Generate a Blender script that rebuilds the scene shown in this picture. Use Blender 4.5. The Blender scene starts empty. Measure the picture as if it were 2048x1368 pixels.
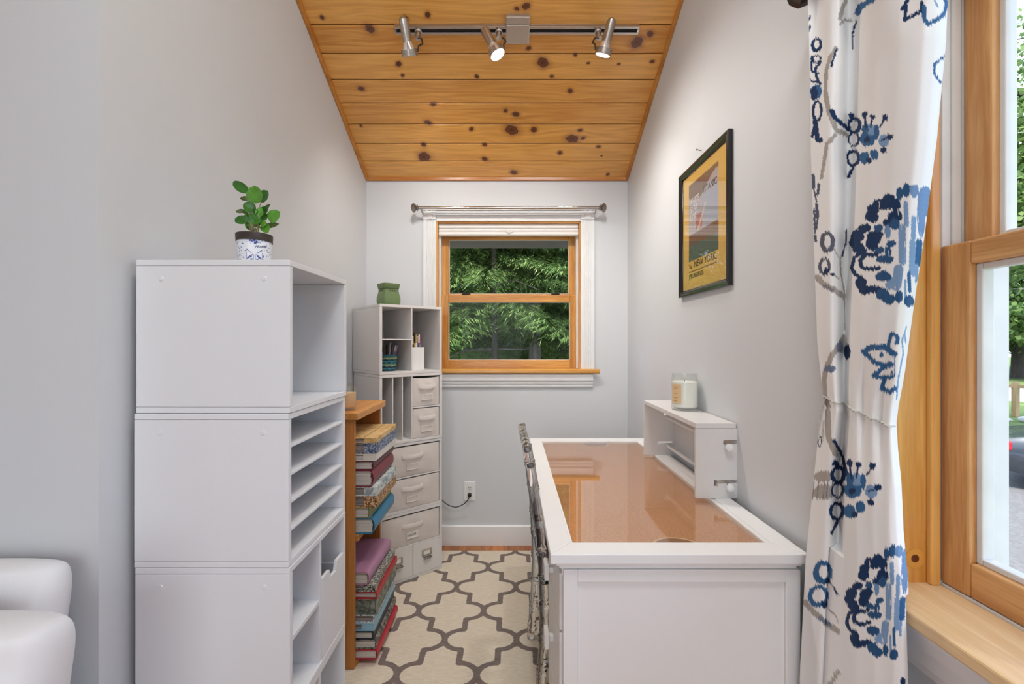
import bpy, bmesh, math, random
import numpy as np
from mathutils import Vector, Matrix

random.seed(7)
rng = np.random.default_rng(7)
scn = bpy.context.scene
col = scn.collection
R = math.radians

# ------------------------------------------------------------------ camera, sky, large lights, exposure
F, EYE = 910.0, 1.26            # focal length in pixels of the 2048 x 1368 frame, eye height in metres
cam_d = bpy.data.cameras.new('camera'); cam = bpy.data.objects.new('camera', cam_d); col.objects.link(cam)
cam_d.sensor_width = 36.0; cam_d.lens = 36.0 * F / 2048.0; cam_d.clip_start = 0.02; cam_d.clip_end = 400
cam.location = (0, 0, EYE); cam.rotation_euler = (R(90), 0, 0)
scn.camera = cam

world = bpy.data.worlds.new('world'); scn.world = world; world.use_nodes = True
wn = world.node_tree.nodes; wl = world.node_tree.links
bg = wn['Background']; bg.inputs['Strength'].default_value = 1.9
tc = wn.new('ShaderNodeTexCoord'); nz = wn.new('ShaderNodeTexNoise'); nz.inputs['Scale'].default_value = 3.0
nz.inputs['Detail'].default_value = 5
cr = wn.new('ShaderNodeValToRGB')
cr.color_ramp.elements[0].position = .38; cr.color_ramp.elements[0].color = (.36, .54, .92, 1)
cr.color_ramp.elements[1].position = .62; cr.color_ramp.elements[1].color = (.74, .84, 1.0, 1)
wl.new(tc.outputs['Generated'], nz.inputs['Vector']); wl.new(nz.outputs['Fac'], cr.inputs['Fac'])
wl.new(cr.outputs['Color'], bg.inputs['Color'])

def light(name, kind, loc, target, energy, color=(1, 1, 1), **kw):
    d = bpy.data.lights.new(name, kind); d.energy = energy; d.color = color
    for k, v in kw.items(): setattr(d, k, v)
    o = bpy.data.objects.new(name, d); col.objects.link(o); o.location = loc
    o.rotation_euler = (Vector(target) - Vector(loc)).to_track_quat('-Z', 'Y').to_euler()
    return o
# two added fill lights out of view: one at the rear wall, one overhead
light('rear_fill', 'AREA', (-0.45, -2.36, 1.15), (-0.2, 0, 1.05), 27, (.86, .95, 1.0), shape='RECTANGLE', size=2.2, size_y=2.0)
light('overhead_fill', 'AREA', (0.15, 0.25, 3.30), (0.0, 0.6, 0), 19, (.92, .975, 1.0), shape='DISK', size=.8)
light('sun', 'SUN', (-6, -8, 12), (-6 + .45, -8 + .55, 12 - 1.0), 5.0, (1, .96, .9), angle=R(14))
scn.view_settings.view_transform = 'Standard'; scn.view_settings.look = 'None'
scn.view_settings.gamma = 1.0; scn.view_settings.use_curve_mapping = False
scn.view_settings.exposure = 0.68

# ------------------------------------------------------------------ helpers
def P(x, y, Y):
    """point at depth Y (metres in front of the camera) seen at pixel (x, y)"""
    return Vector(((x - 1024.0) * Y / F, Y, EYE + (684.0 - y) * Y / F))
def lin(c):
    c = c / 255.0
    return c / 12.92 if c <= .04045 else ((c + .055) / 1.055) ** 2.4
def C(r, g, b): return (lin(r), lin(g), lin(b))

MATS = {}
def base_mat(name):
    m = bpy.data.materials.new(name); m.use_nodes = True
    n = m.node_tree.nodes; return m, n, m.node_tree.links, n['Principled BSDF']
def mat(name, rgb, rough=.5, metal=0.0, var=.06, scale=12.0, bump=0.0, bscale=80.0, stretch=(1, 1, 1), spec=.5, trans=0.0, ior=1.45, sheen=0.0, coat=0.0, emit=None, estr=0.0):
    if name in MATS: return MATS[name]
    m, n, l, b = base_mat(name)
    b.inputs['Roughness'].default_value = rough; b.inputs['Metallic'].default_value = metal
    b.inputs['Specular IOR Level'].default_value = spec
    b.inputs['Transmission Weight'].default_value = trans; b.inputs['IOR'].default_value = ior
    b.inputs['Sheen Weight'].default_value = sheen; b.inputs['Coat Weight'].default_value = coat
    t = n.new('ShaderNodeTexCoord'); mp = n.new('ShaderNodeMapping'); mp.inputs['Scale'].default_value = stretch
    l.new(t.outputs['Object'], mp.inputs['Vector'])
    z = n.new('ShaderNodeTexNoise'); z.inputs['Scale'].default_value = scale; z.inputs['Detail'].default_value = 4
    l.new(mp.outputs['Vector'], z.inputs['Vector'])
    r = n.new('ShaderNodeValToRGB')
    lo = tuple(max(0, c * (1 - var)) for c in rgb); hi = tuple(min(1, c * (1 + var)) for c in rgb)
    r.color_ramp.elements[0].position = .3; r.color_ramp.elements[0].color = (*lo, 1)
    r.color_ramp.elements[1].position = .7; r.color_ramp.elements[1].color = (*hi, 1)
    l.new(z.outputs['Fac'], r.inputs['Fac']); l.new(r.outputs['Color'], b.inputs['Base Color'])
    if bump:
        z2 = n.new('ShaderNodeTexNoise'); z2.inputs['Scale'].default_value = bscale; z2.inputs['Detail'].default_value = 3
        l.new(mp.outputs['Vector'], z2.inputs['Vector'])
        bp = n.new('ShaderNodeBump'); bp.inputs['Strength'].default_value = bump; bp.inputs['Distance'].default_value = .002
        l.new(z2.outputs['Fac'], bp.inputs['Height']); l.new(bp.outputs['Normal'], b.inputs['Normal'])
    if emit:
        b.inputs['Emission Color'].default_value = (*emit, 1); b.inputs['Emission Strength'].default_value = estr
    MATS[name] = m; return m
def wood(name, c1, c2, axis='x', fine=60.0, rough=.35, knots=False, coat=.0, per=0.0):
    """wood with the grain along one object axis"""
    if name in MATS: return MATS[name]
    m, n, l, b = base_mat(name)
    b.inputs['Roughness'].default_value = rough; b.inputs['Coat Weight'].default_value = coat; b.inputs['Coat Roughness'].default_value = .15
    t = n.new('ShaderNodeTexCoord'); mp = n.new('ShaderNodeMapping')
    sc = {'x': (.06, 1, 1), 'y': (1, .06, 1), 'z': (1, 1, .06)}[axis]
    mp.inputs['Scale'].default_value = sc
    oi = n.new('ShaderNodeObjectInfo'); ad = n.new('ShaderNodeVectorMath'); ad.operation = 'ADD'
    mu = n.new('ShaderNodeVectorMath'); mu.operation = 'SCALE'; mu.inputs['Scale'].default_value = 7.0
    cx = n.new('ShaderNodeCombineXYZ')
    for k in range(3): l.new(oi.outputs['Random'], cx.inputs[k])
    l.new(cx.outputs[0], mu.inputs[0]); l.new(t.outputs['Object'], ad.inputs[0]); l.new(mu.outputs[0], ad.inputs[1])
    l.new(ad.outputs[0], mp.inputs['Vector'])
    z0 = n.new('ShaderNodeTexNoise'); z0.inputs['Scale'].default_value = 9; z0.inputs['Detail'].default_value = 2
    l.new(mp.outputs['Vector'], z0.inputs['Vector'])
    wv = n.new('ShaderNodeMath'); wv.operation = 'MULTIPLY'; wv.inputs[1].default_value = 22.0
    l.new(z0.outputs['Fac'], wv.inputs[0])
    sn = n.new('ShaderNodeMath'); sn.operation = 'SINE'; l.new(wv.outputs[0], sn.inputs[0])
    z1 = n.new('ShaderNodeTexNoise'); z1.inputs['Scale'].default_value = fine * 3; z1.inputs['Detail'].default_value = 3
    l.new(mp.outputs['Vector'], z1.inputs['Vector'])
    a = n.new('ShaderNodeMath'); a.operation = 'MULTIPLY_ADD'; a.inputs[1].default_value = .22; l.new(sn.outputs[0], a.inputs[0])
    l.new(z1.outputs['Fac'], a.inputs[2])
    r = n.new('ShaderNodeValToRGB'); r.color_ramp.elements[0].position = .2; r.color_ramp.elements[0].color = (*c1, 1)
    r.color_ramp.elements[1].position = .75; r.color_ramp.elements[1].color = (*c2, 1)
    l.new(a.outputs[0], r.inputs['Fac'])
    out = r.outputs['Color']
    if per:
        hs = n.new('ShaderNodeHueSaturation'); mr = n.new('ShaderNodeMapRange')
        mr.inputs['To Min'].default_value = 1 - per; mr.inputs['To Max'].default_value = 1 + per
        l.new(oi.outputs['Random'], mr.inputs['Value']); l.new(mr.outputs[0], hs.inputs['Value']); l.new(out, hs.inputs['Color']); out = hs.outputs['Color']
    l.new(out, b.inputs['Base Color'])
    MATS[name] = m; return m
def pane_mat(name, tint=(1, 1, 1), boost=1.0):
    if name in MATS: return MATS[name]
    m = bpy.data.materials.new(name); m.use_nodes = True; n = m.node_tree.nodes; l = m.node_tree.links
    n.remove(n['Principled BSDF'])
    tr = n.new('ShaderNodeBsdfTransparent'); tr.inputs['Color'].default_value = (*tint, 1)
    gl = n.new('ShaderNodeBsdfGlossy'); gl.inputs['Roughness'].default_value = .01
    ge = n.new('ShaderNodeNewGeometry'); dt = n.new('ShaderNodeVectorMath'); dt.operation = 'DOT_PRODUCT'      # Schlick reflectance, same on both faces
    l.new(ge.outputs['Incoming'], dt.inputs[0]); l.new(ge.outputs['Normal'], dt.inputs[1])
    def ma(op, a, v):
        q = n.new('ShaderNodeMath'); q.operation = op; q.use_clamp = op != 'ABSOLUTE'
        for i, s in enumerate((a, v)):
            if hasattr(s, 'node'): l.new(s, q.inputs[i])
            elif s is not None: q.inputs[i].default_value = s
        return q.outputs[0]
    f5 = ma('POWER', ma('SUBTRACT', 1.0, ma('ABSOLUTE', dt.outputs['Value'], None)), 5.0)
    class fr: outputs = [ma('ADD', ma('MULTIPLY', f5, .96), .022 * boost)]
    mx = n.new('ShaderNodeMixShader'); l.new(fr.outputs[0], mx.inputs[0]); l.new(tr.outputs[0], mx.inputs[1]); l.new(gl.outputs[0], mx.inputs[2])
    l.new(mx.outputs[0], n['Material Output'].inputs['Surface']); MATS[name] = m; return m

class MB:
    def __init__(s): s.v = []; s.f = []
    def add(s, vs, fs):
        k = len(s.v); s.v += [tuple(v) for v in vs]; s.f += [tuple(i + k for i in f) for f in fs]; return s
    def box(s, x0, x1, y0, y1, z0, z1):
        return s.add([(x0,y0,z0),(x1,y0,z0),(x1,y1,z0),(x0,y1,z0),(x0,y0,z1),(x1,y0,z1),(x1,y1,z1),(x0,y1,z1)],
                     [(0,3,2,1),(4,5,6,7),(0,1,5,4),(1,2,6,5),(2,3,7,6),(3,0,4,7)])
    def prism(s, poly, axis, lo, hi):
        f = {'z': lambda a, b, c: (a, b, c), 'x': lambda a, b, c: (c, a, b), 'y': lambda a, b, c: (a, c, b)}[axis]
        n = len(poly); vs = [f(a, b, lo) for a, b in poly] + [f(a, b, hi) for a, b in poly]
        fs = [tuple(range(n))[::-1], tuple(range(n, 2 * n))] + [(i, (i + 1) % n, n + (i + 1) % n, n + i) for i in range(n)]
        return s.add(vs, fs)
    def rings(s, rings, closed_ends=True):
        n = len(rings[0]); k = len(rings); vs = [p for r in rings for p in r]
        fs = [(j*n+i, j*n+(i+1) % n, (j+1)*n+(i+1) % n, (j+1)*n+i) for j in range(k-1) for i in range(n)]
        if closed_ends: fs += [tuple(range(n))[::-1], tuple(range((k-1)*n, k*n))]
        return s.add(vs, fs)
    def tube(s, pts, r, n=10, closed=True):
        pts = [Vector(p) for p in pts]; rs = r if isinstance(r, (list, tuple)) else [r] * len(pts)
        d0 = (pts[1] - pts[0]).normalized()
        up = Vector((0, 0, 1)) if abs(d0.z) < .9 else Vector((1, 0, 0))
        a = d0.cross(up).normalized(); out = []
        for i, p in enumerate(pts):
            d = (pts[min(i+1, len(pts)-1)] - pts[max(i-1, 0)]).normalized()
            a = (a - d * a.dot(d)).normalized(); b = d.cross(a)
            out.append([p + (a * math.cos(2*math.pi*k/n) + b * math.sin(2*math.pi*k/n)) * rs[i] for k in range(n)])
        return s.rings(out, closed)
    def lathe(s, prof, c=(0, 0, 0), d=(0, 0, 1), n=28, caps=True):
        d = Vector(d).normalized(); up = Vector((0, 0, 1)) if abs(d.z) < .9 else Vector((1, 0, 0))
        a = d.cross(up).normalized(); b = d.cross(a); c = Vector(c)
        return s.rings([[c + d * h + (a * math.cos(2*math.pi*k/n) + b * math.sin(2*math.pi*k/n)) * max(r, 1e-5) for k in range(n)] for r, h in prof], caps)
    def build(s, name, m, parent=None, bev=0.0, smooth=False, seg=2, ang=35):
        me = bpy.data.meshes.new(name); me.from_pydata(s.v, [], s.f)
        bm = bmesh.new(); bm.from_mesh(me); bmesh.ops.recalc_face_normals(bm, faces=bm.faces); bm.to_mesh(me); bm.free()
        return mesh_obj(name, me, m, parent, bev, smooth, seg, ang)
OFF = {}
def mesh_obj(name, me, m, parent=None, bev=0.0, smooth=False, seg=2, ang=35):
    """world-coordinate meshes become children of an unrotated thing by shifting them to its base"""
    off = None
    if parent is not None:
        off = OFF.get(parent)
        if off is not None and off.length > 0: me.transform(Matrix.Translation(-off))
    if smooth:
        me.polygons.foreach_set('use_smooth', [True] * len(me.polygons)); me.set_sharp_from_angle(angle=R(ang))
    if m: me.materials.append(m)
    o = bpy.data.objects.new(name, me); col.objects.link(o)
    if parent is not None:
        o.parent = parent
        if off is not None: OFF[o] = off
    if bev:
        md = o.modifiers.new('bevel', 'BEVEL'); md.width = bev; md.segments = seg; md.limit_method = 'ANGLE'; md.angle_limit = R(40)
    return o
def np_mesh(name, verts, faces):
    me = bpy.data.meshes.new(name); verts = np.asarray(verts, np.float32); faces = np.asarray(faces, np.int32)
    k = faces.shape[1]
    me.vertices.add(len(verts)); me.vertices.foreach_set('co', verts.ravel())
    me.loops.add(faces.size); me.loops.foreach_set('vertex_index', faces.ravel())
    me.polygons.add(len(faces)); me.polygons.foreach_set('loop_start', np.arange(0, faces.size, k, dtype=np.int32))
    me.update(calc_edges=True); return me
def grid_faces(nu, nv):
    i = np.arange(nu * nv).reshape(nu, nv)
    return np.stack([i[:-1, :-1], i[1:, :-1], i[1:, 1:], i[:-1, 1:]], -1).reshape(-1, 4)
def fattr(me, name, data):
    a = me.attributes.new(name, 'FLOAT', 'POINT'); a.data.foreach_set('value', np.asarray(data, np.float32).ravel())
def cattr(me, name, rgb):
    a = me.attributes.new(name, 'FLOAT_COLOR', 'POINT'); rgb = np.asarray(rgb, np.float32).reshape(-1, 3)
    a.data.foreach_set('color', np.concatenate([rgb, np.ones((len(rgb), 1), np.float32)], 1).ravel())
def tag(o, label=None, cat=None, group=None, kind=None):
    if label: o['label'] = label
    if cat: o['category'] = cat
    if group: o['group'] = group
    if kind: o['kind'] = kind
    return o
def thing(name, label, cat, loc=(0, 0, 0), rotz=0.0, group=None, kind=None):
    o = bpy.data.objects.new(name, None); col.objects.link(o); o.empty_display_size = .05
    o.location = loc; o.rotation_euler = (0, 0, rotz)
    if rotz == 0: OFF[o] = Vector(loc)
    return tag(o, label, cat, group, kind)
def struct(o): o['kind'] = 'structure'; return o
def text_mesh(name, body, size, m, parent, matrix, depth=.0004, align='LEFT', squeeze=1.0, shear=0.0):
    c = bpy.data.curves.new(name, 'FONT'); c.body = body; c.size = size; c.extrude = depth; c.align_x = align; c.shear = shear
    c.resolution_u = 3
    t = bpy.data.objects.new(name + '_curve', c); col.objects.link(t)
    me = bpy.data.meshes.new_from_object(t.evaluated_get(bpy.context.evaluated_depsgraph_get()))
    bpy.data.objects.remove(t); bpy.data.curves.remove(c)
    me.transform(matrix @ Matrix.Diagonal((squeeze, 1, 1, 1)))
    me.name = name
    me.materials.clear()
    return mesh_obj(name, me, m, parent)
def frame_matrix(o, ex, ey):
    ex = Vector(ex).normalized(); ey = Vector(ey).normalized(); ez = ex.cross(ey)
    return Matrix(((ex.x, ey.x, ez.x, o[0]), (ex.y, ey.y, ez.y, o[1]), (ex.z, ey.z, ez.z, o[2]), (0, 0, 0, 1)))
def attr_mat(name, rough=.5, attr='paint', bump=0, bscale=300, spec=.5):
    if name in MATS: return MATS[name]
    m, n, l, b = base_mat(name); a = n.new('ShaderNodeAttribute'); a.attribute_name = attr
    b.inputs['Roughness'].default_value = rough; b.inputs['Specular IOR Level'].default_value = spec
    l.new(a.outputs['Color'], b.inputs['Base Color'])
    if bump:
        t = n.new('ShaderNodeTexCoord'); z = n.new('ShaderNodeTexNoise'); z.inputs['Scale'].default_value = bscale
        l.new(t.outputs['Object'], z.inputs['Vector']); bp = n.new('ShaderNodeBump'); bp.inputs['Strength'].default_value = bump; bp.inputs['Distance'].default_value = .001
        l.new(z.outputs['Fac'], bp.inputs['Height']); l.new(bp.outputs['Normal'], b.inputs['Normal'])
    MATS[name] = m; return m

# ------------------------------------------------------------------ materials
WALL = mat('wall_paint', C(216, 218, 221), .55, var=.012, scale=2.0, bump=.06, bscale=220)
TRIMW = mat('white_trim_paint', C(238, 238, 238), .35, var=.012)
WHITE = mat('white_laminate', C(232, 233, 236), .4, var=.015, scale=5, bump=.05, bscale=60, stretch=(1, 1, .1))
WHITE2 = mat('white_laminate_warm', C(226, 223, 221), .42, var=.02, scale=5, bump=.05, bscale=60, stretch=(1, 1, .1))
DESKW = mat('white_desk_paint', C(242, 242, 242), .32, var=.015, scale=4)
DARK = mat('dark_gap', C(40, 36, 34), .8)
OAK_X = wood('window_wood_along_x', C(190, 126, 50), C(228, 168, 86), 'x', rough=.32, coat=.2)
OAK_Z = wood('window_wood_along_z', C(186, 122, 48), C(224, 164, 84), 'z', rough=.32, coat=.2)
SASH_Y = wood('sash_wood_along_y', C(196, 138, 82), C(226, 174, 116), 'y', rough=.4)
SASH_Z = wood('sash_wood_along_z', C(196, 138, 82), C(226, 174, 116), 'z', rough=.4)
PINEZ = wood('jamb_pine_along_z', C(206, 140, 62), C(234, 178, 98), 'z', fine=40, rough=.32, coat=.2)
STOOL = wood('stool_pine_along_y', C(226, 186, 134), C(240, 208, 160), 'y', rough=.4)
SHELFW = wood('shelf_pine_along_x', C(186, 122, 58), C(214, 154, 84), 'y', rough=.45)
SHELFZ = wood('shelf_pine_along_z', C(160, 98, 42), C(192, 126, 62), 'z', rough=.5)
FLOORW = wood('floor_oak', C(150, 84, 34), C(196, 122, 56), 'y', rough=.3, coat=.3, per=.22)
STEEL = mat('brushed_steel', C(190, 184, 178), .32, 1.0, var=.08, scale=6, stretch=(1, 1, 20))
CHROME = mat('polished_nickel', C(190, 186, 182), .15, 1.0, var=.02)
BLACKP = mat('black_plastic', C(22, 22, 23), .35)
PANE = pane_mat('window_pane_glass', (1, 1, 1), .22)
JARG = pane_mat('jar_glass', (.97, .98, .97), 1.6)
ACRYL = mat('clear_acrylic', (.90, .90, .91), .02, trans=1.0, ior=1.49, var=0)

# ------------------------------------------------------------------ the room
D = 2.832                        # depth of the back wall
XL, XR = -.9056, .719            # the alcove's side walls
YF = .9965                       # where the left wall turns the corner towards the bed
SL, Z0 = .47, 2.2745             # ceiling slope and its height at the back wall
RIDGE = .2; XFAR = -3.6; YREAR = -2.43
def zc(Y): return Z0 + SL * (D - Y) if Y > RIDGE else Z0 + SL * (D - RIDGE) - SL * (RIDGE - Y)

s_ = D / F
w1x0, w1x1 = (872.0 - 1024) * s_, (1162.0 - 1024) * s_
w1z0, w1z1 = EYE + (684 - 741.0) * s_, EYE + (684 - 443.0) * s_
b = MB(); T = .16
b.box(XL - T, w1x0, D, D + T, -.02, 2.45); b.box(w1x1, XR + .2, D, D + T, -.02, 2.45)
b.box(w1x0, w1x1, D, D + T, -.02, w1z0); b.box(w1x0, w1x1, D, D + T, w1z1, 2.45)
struct(b.build('wall_back', WALL))
def gable(b, x0, x1, y0, y1):
    ys = sorted({y0, y1} | ({RIDGE} if y0 < RIDGE < y1 else set()))
    poly = [(y0, -.02), (y1, -.02)] + [(y, zc(y) + .01) for y in reversed(ys)]
    b.prism(poly, 'x', x0, x1)
struct((lambda m: (gable(m, XL - .12, XL, YF + .12, D), m)[1])(MB()).build('wall_left', WALL))
b = MB(); b.box(XFAR, XL, YF, YF + .12, -.02, zc(YF) + .01); struct(b.build('wall_front', WALL))
b = MB(); gable(b, XFAR - .12, XFAR, YREAR, YF + .12); struct(b.build('wall_side', WALL))
W2Y0, W2Y1, W2Z0, W2Z1 = -.10, .892, .775, 2.13
b = MB(); WT = .17
gable(b, XR, XR + WT, W2Y1, D)
b.box(XR, XR + WT, W2Y0, W2Y1, -.02, W2Z0)
ys = [W2Y0, RIDGE, W2Y1]
b.prism([(W2Y0, W2Z1), (W2Y1, W2Z1)] + [(y, zc(y) + .01) for y in reversed(ys)], 'x', XR, XR + WT)
gable(b, XR, XR + WT, YREAR, W2Y0)
struct(b.build('wall_right', WALL))
b = MB(); b.box(XFAR, XR, YREAR - .12, YREAR, -.02, zc(YREAR)); struct(b.build('wall_rear', WALL))

# floor: oak strips in the alcove, one slab in the room behind the camera
fl = MB(); fl.box(XFAR, XR, YREAR, D, -.04, -.012); fl = struct(fl.build('floor', mat('subfloor', C(120, 80, 45), .6)))
PW = .0585; k = 0; x = XL
me0 = None
while x < XR - .001:
    x1 = min(x + PW, XR)
    bb = MB(); bb.box(0, x1 - x - .0008, YF, D, -.012, 0)
    o = bb.build('floor_plank', FLOORW, fl); o.location = (x, 0, 0); x = x1
bb = MB(); bb.box(XFAR, XR, YREAR, YF, -.012, 0); bb.build('floor_boards', FLOORW, fl)['kind'] = 'stuff'

# ceiling: tongue-and-groove pine boards, every board its own piece, knots where the photo has them
def ceil_mat():
    m, n, l, b = base_mat('knotty_pine')
    b.inputs['Roughness'].default_value = .3; b.inputs['Coat Weight'].default_value = .25; b.inputs['Coat Roughness'].default_value = .12
    def at(nm):
        a = n.new('ShaderNodeAttribute'); a.attribute_name = nm; return a.outputs['Fac']
    def ma(op, a, v=None, c=None):
        q = n.new('ShaderNodeMath'); q.operation = op
        for i, s in enumerate((a, v, c)):
            if s is None: continue
            if hasattr(s, 'node'): l.new(s, q.inputs[i])
            else: q.inputs[i].default_value = s
        return q.outputs[0]
    u, g, k, tone = at('along'), at('grain'), at('knot'), at('tone')
    cx = n.new('ShaderNodeCombineXYZ'); l.new(ma('MULTIPLY', u, .9), cx.inputs[0]); l.new(ma('MULTIPLY', g, 14.0), cx.inputs[1]); l.new(ma('MULTIPLY', tone, 31.0), cx.inputs[2])
    z = n.new('ShaderNodeTexNoise'); z.inputs['Scale'].default_value = 1.6; z.inputs['Detail'].default_value = 2; l.new(cx.outputs[0], z.inputs['Vector'])
    sn = ma('SINE', ma('MULTIPLY', z.outputs['Fac'], 34.0))
    cx2 = n.new('ShaderNodeCombineXYZ'); l.new(ma('MULTIPLY', u, 4.0), cx2.inputs[0]); l.new(ma('MULTIPLY', g, 160.0), cx2.inputs[1]); l.new(ma('MULTIPLY', tone, 31.0), cx2.inputs[2])
    z2 = n.new('ShaderNodeTexNoise'); z2.inputs['Scale'].default_value = 1.0; z2.inputs['Detail'].default_value = 3; l.new(cx2.outputs[0], z2.inputs['Vector'])
    v = ma('MULTIPLY_ADD', sn, .10, ma('MULTIPLY_ADD', z2.outputs['Fac'], .62, .19)); v = ma('MULTIPLY_ADD', tone, .28, v)
    r = n.new('ShaderNodeValToRGB'); e = r.color_ramp.elements
    e[0].position = .22; e[0].color = (*C(194, 124, 44), 1); e[1].position = 1.0; e[1].color = (*C(244, 186, 100), 1)
    l.new(v, r.inputs['Fac'])
    kr = n.new('ShaderNodeValToRGB'); ke = kr.color_ramp.elements   # knot = (distance - radius) / radius, mapped to 0..1
    ke[0].position = .0; ke[0].color = (*C(66, 32, 14), 1); ke[1].position = 1.0; ke[1].color = (1, 1, 1, 1)
    for p, c in ((.22, C(116, 60, 26)), (.31, C(92, 46, 18)), (.345, (.62, .50, .36)), (.46, (.84, .78, .70)), (.7, (1, 1, 1))):
        q = ke.new(p); q.color = (*c, 1)
    l.new(k, kr.inputs['Fac'])
    mx = n.new('ShaderNodeMix'); mx.data_type = 'RGBA'; mx.blend_type = 'MULTIPLY'; mx.inputs[0].default_value = 1
    l.new(r.outputs['Color'], mx.inputs[6]); l.new(kr.outputs['Color'], mx.inputs[7])
    lt = ma('LESS_THAN', k, .34)
    m2 = n.new('ShaderNodeMix'); m2.data_type = 'RGBA'; l.new(lt, m2.inputs[0]); l.new(mx.outputs[2], m2.inputs[6]); l.new(kr.outputs['Color'], m2.inputs[7])
    l.new(m2.outputs[2], b.inputs['Base Color'])
    return m
CEIL = ceil_mat()
def ceil_pt(px, py):
    Y = (Z0 - EYE + SL * D) / ((684 - py) / F + SL); return (px - 1024) * Y / F, Y
KN = [(205,85,12),(612,88,14),(720,72,16),(1155,43,12),(1200,30,20),(438,140,24),(1213,235,13),(1740,207,32),(1805,165,18),(578,312,16),
      (598,368,10),(960,373,12),(1282,305,30),(1325,372,10),(1440,268,10),(1503,308,8),(1652,312,8),(1815,300,12),(396,432,16),(1415,443,15),
      (747,508,14),(722,598,18),(1100,540,12),(1150,557,18),(395,614,8),(933,629,13),(1130,634,34),(1238,632,18),(1463,635,12),(1425,677,30),
      (1478,673,12),(700,705,14),(703,766,34),(998,775,15),(997,705,12),(1365,745,14),(1553,715,11),(1568,760,6),(1140,840,18),(1598,850,10)]
knots = []
for kx, ky, kr in KN:
    X, Y = ceil_pt(560 + kx / 2.438, ky / 2.438); knots.append((X, Y, kr / 2.438 * Y / F * .82))
cl = MB()
cl.prism([(YREAR, zc(YREAR) + .016), (RIDGE, zc(RIDGE) + .016), (D + .1, zc(D + .1) + .016), (D + .1, zc(D + .1) + .07), (RIDGE, zc(RIDGE) + .09), (YREAR, zc(YREAR) + .09)], 'x', XFAR, XR)
ceiling = struct(cl.build('ceiling', wood('ceiling_backing', C(150, 88, 30), C(190, 120, 50), 'x')))
edges = [D + .02] + [2.7056 - .1157 * k for k in range(22)]
cs = 1 / math.sqrt(1 + SL * SL)
for k in range(len(edges) - 1):
    y1, y0 = edges[k] - .0012, edges[k + 1] + .0012
    x0, x1 = (XL, XR) if y0 > YF - .05 else (XFAR, XR)
    fine = y0 > 1.7
    nu = int((x1 - x0) / (.004 if fine else .05)); nv = 32 if fine else 8
    us = np.linspace(x0, x1, nu); vs = np.linspace(y0, y1, nv)
    U, V = np.meshgrid(us, vs, indexing='ij')
    edge = np.minimum(V - y0, y1 - V)
    lift = np.where(edge < .0035, (.0035 - edge) * .9, 0)
    Zs = Z0 + SL * (D - V) + lift
    kd = np.full(U.shape, 3.0); gr = V.copy()
    for (X, Y, r) in knots + [(rng.uniform(x0, x1), rng.uniform(y0, y1), rng.uniform(.004, .011)) for _ in range(0 if fine else 6)]:
        dx, dy = (U - X), (V - Y) / cs
        wob = 1 + .10 * np.sin(2 * np.arctan2(dy, dx) + X * 40) + .05 * np.sin(5 * np.arctan2(dy, dx) + Y * 90)
        if not (y0 - .02 < Y < y1 + .02): continue
        dd = np.hypot(dx / 1.15, dy) / (r * wob)
        kd = np.minimum(kd, dd)
        gr -= np.tanh(dy / (r * 1.2)) * r * .8 * np.exp(-(dx / (r * 3.6)) ** 2) * np.exp(-(dy / (r * 4.0)) ** 2)
    n0 = U.size
    V3 = np.stack([U, V, Zs], -1).reshape(-1, 3)
    me = np_mesh('ceiling_board', V3, grid_faces(nu, nv)[:, ::-1])
    fattr(me, 'along', U + k * 3.7); fattr(me, 'grain', gr); fattr(me, 'knot', np.clip(kd / 3.0, 0, 1)); fattr(me, 'tone', np.full(U.shape, rng.uniform(0, 1)))
    o = mesh_obj('ceiling_board', me, CEIL, ceiling)
    md = o.modifiers.new('thickness', 'SOLIDIFY'); md.thickness = .012; md.offset = -1
# pine moulding where ceiling and walls meet
TR = wood('ceiling_moulding_x', C(176, 104, 34), C(206, 138, 58), 'x', rough=.3, coat=.3)
TRS = wood('ceiling_moulding_slope', C(176, 104, 34), C(206, 138, 58), 'y', rough=.3, coat=.3)
b = MB(); b.box(XL, XR, D - .014, D, Z0 - .014, Z0 + .012); struct(b.build('trim_1', TR, bev=.004))
for i, (xa, xb) in enumerate(((XL, XL + .016), (XR - .016, XR))):
    b = MB(); ya, yb = (YF if i == 0 else W2Y0 - 1), D - .0145
    yy = [ya, yb] if ya > RIDGE else [RIDGE, yb]
    b.prism([(yy[0], zc(yy[0]) - .022), (yy[1], zc(yy[1]) - .022), (yy[1], zc(yy[1]) + .004), (yy[0], zc(yy[0]) + .004)], 'x', xa, xb)
    struct(b.build('trim_%d' % (i + 2), TRS, bev=.003))
# baseboards
b = MB(); b.prism([(D - .014, 0), (D, 0), (D, .122), (D - .007, .122), (D - .014, .115)], 'x', XL, XR); struct(b.build('baseboard_back', TRIMW))
b = MB(); b.box(XL, XL + .014, YF, D - .0145, 0, .122); struct(b.build('baseboard_left', TRIMW, bev=.003))
b = MB(); b.box(XR - .014, XR, -1.0, D - .0145, 0, .122); struct(b.build('baseboard_right', TRIMW, bev=.003))

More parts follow.
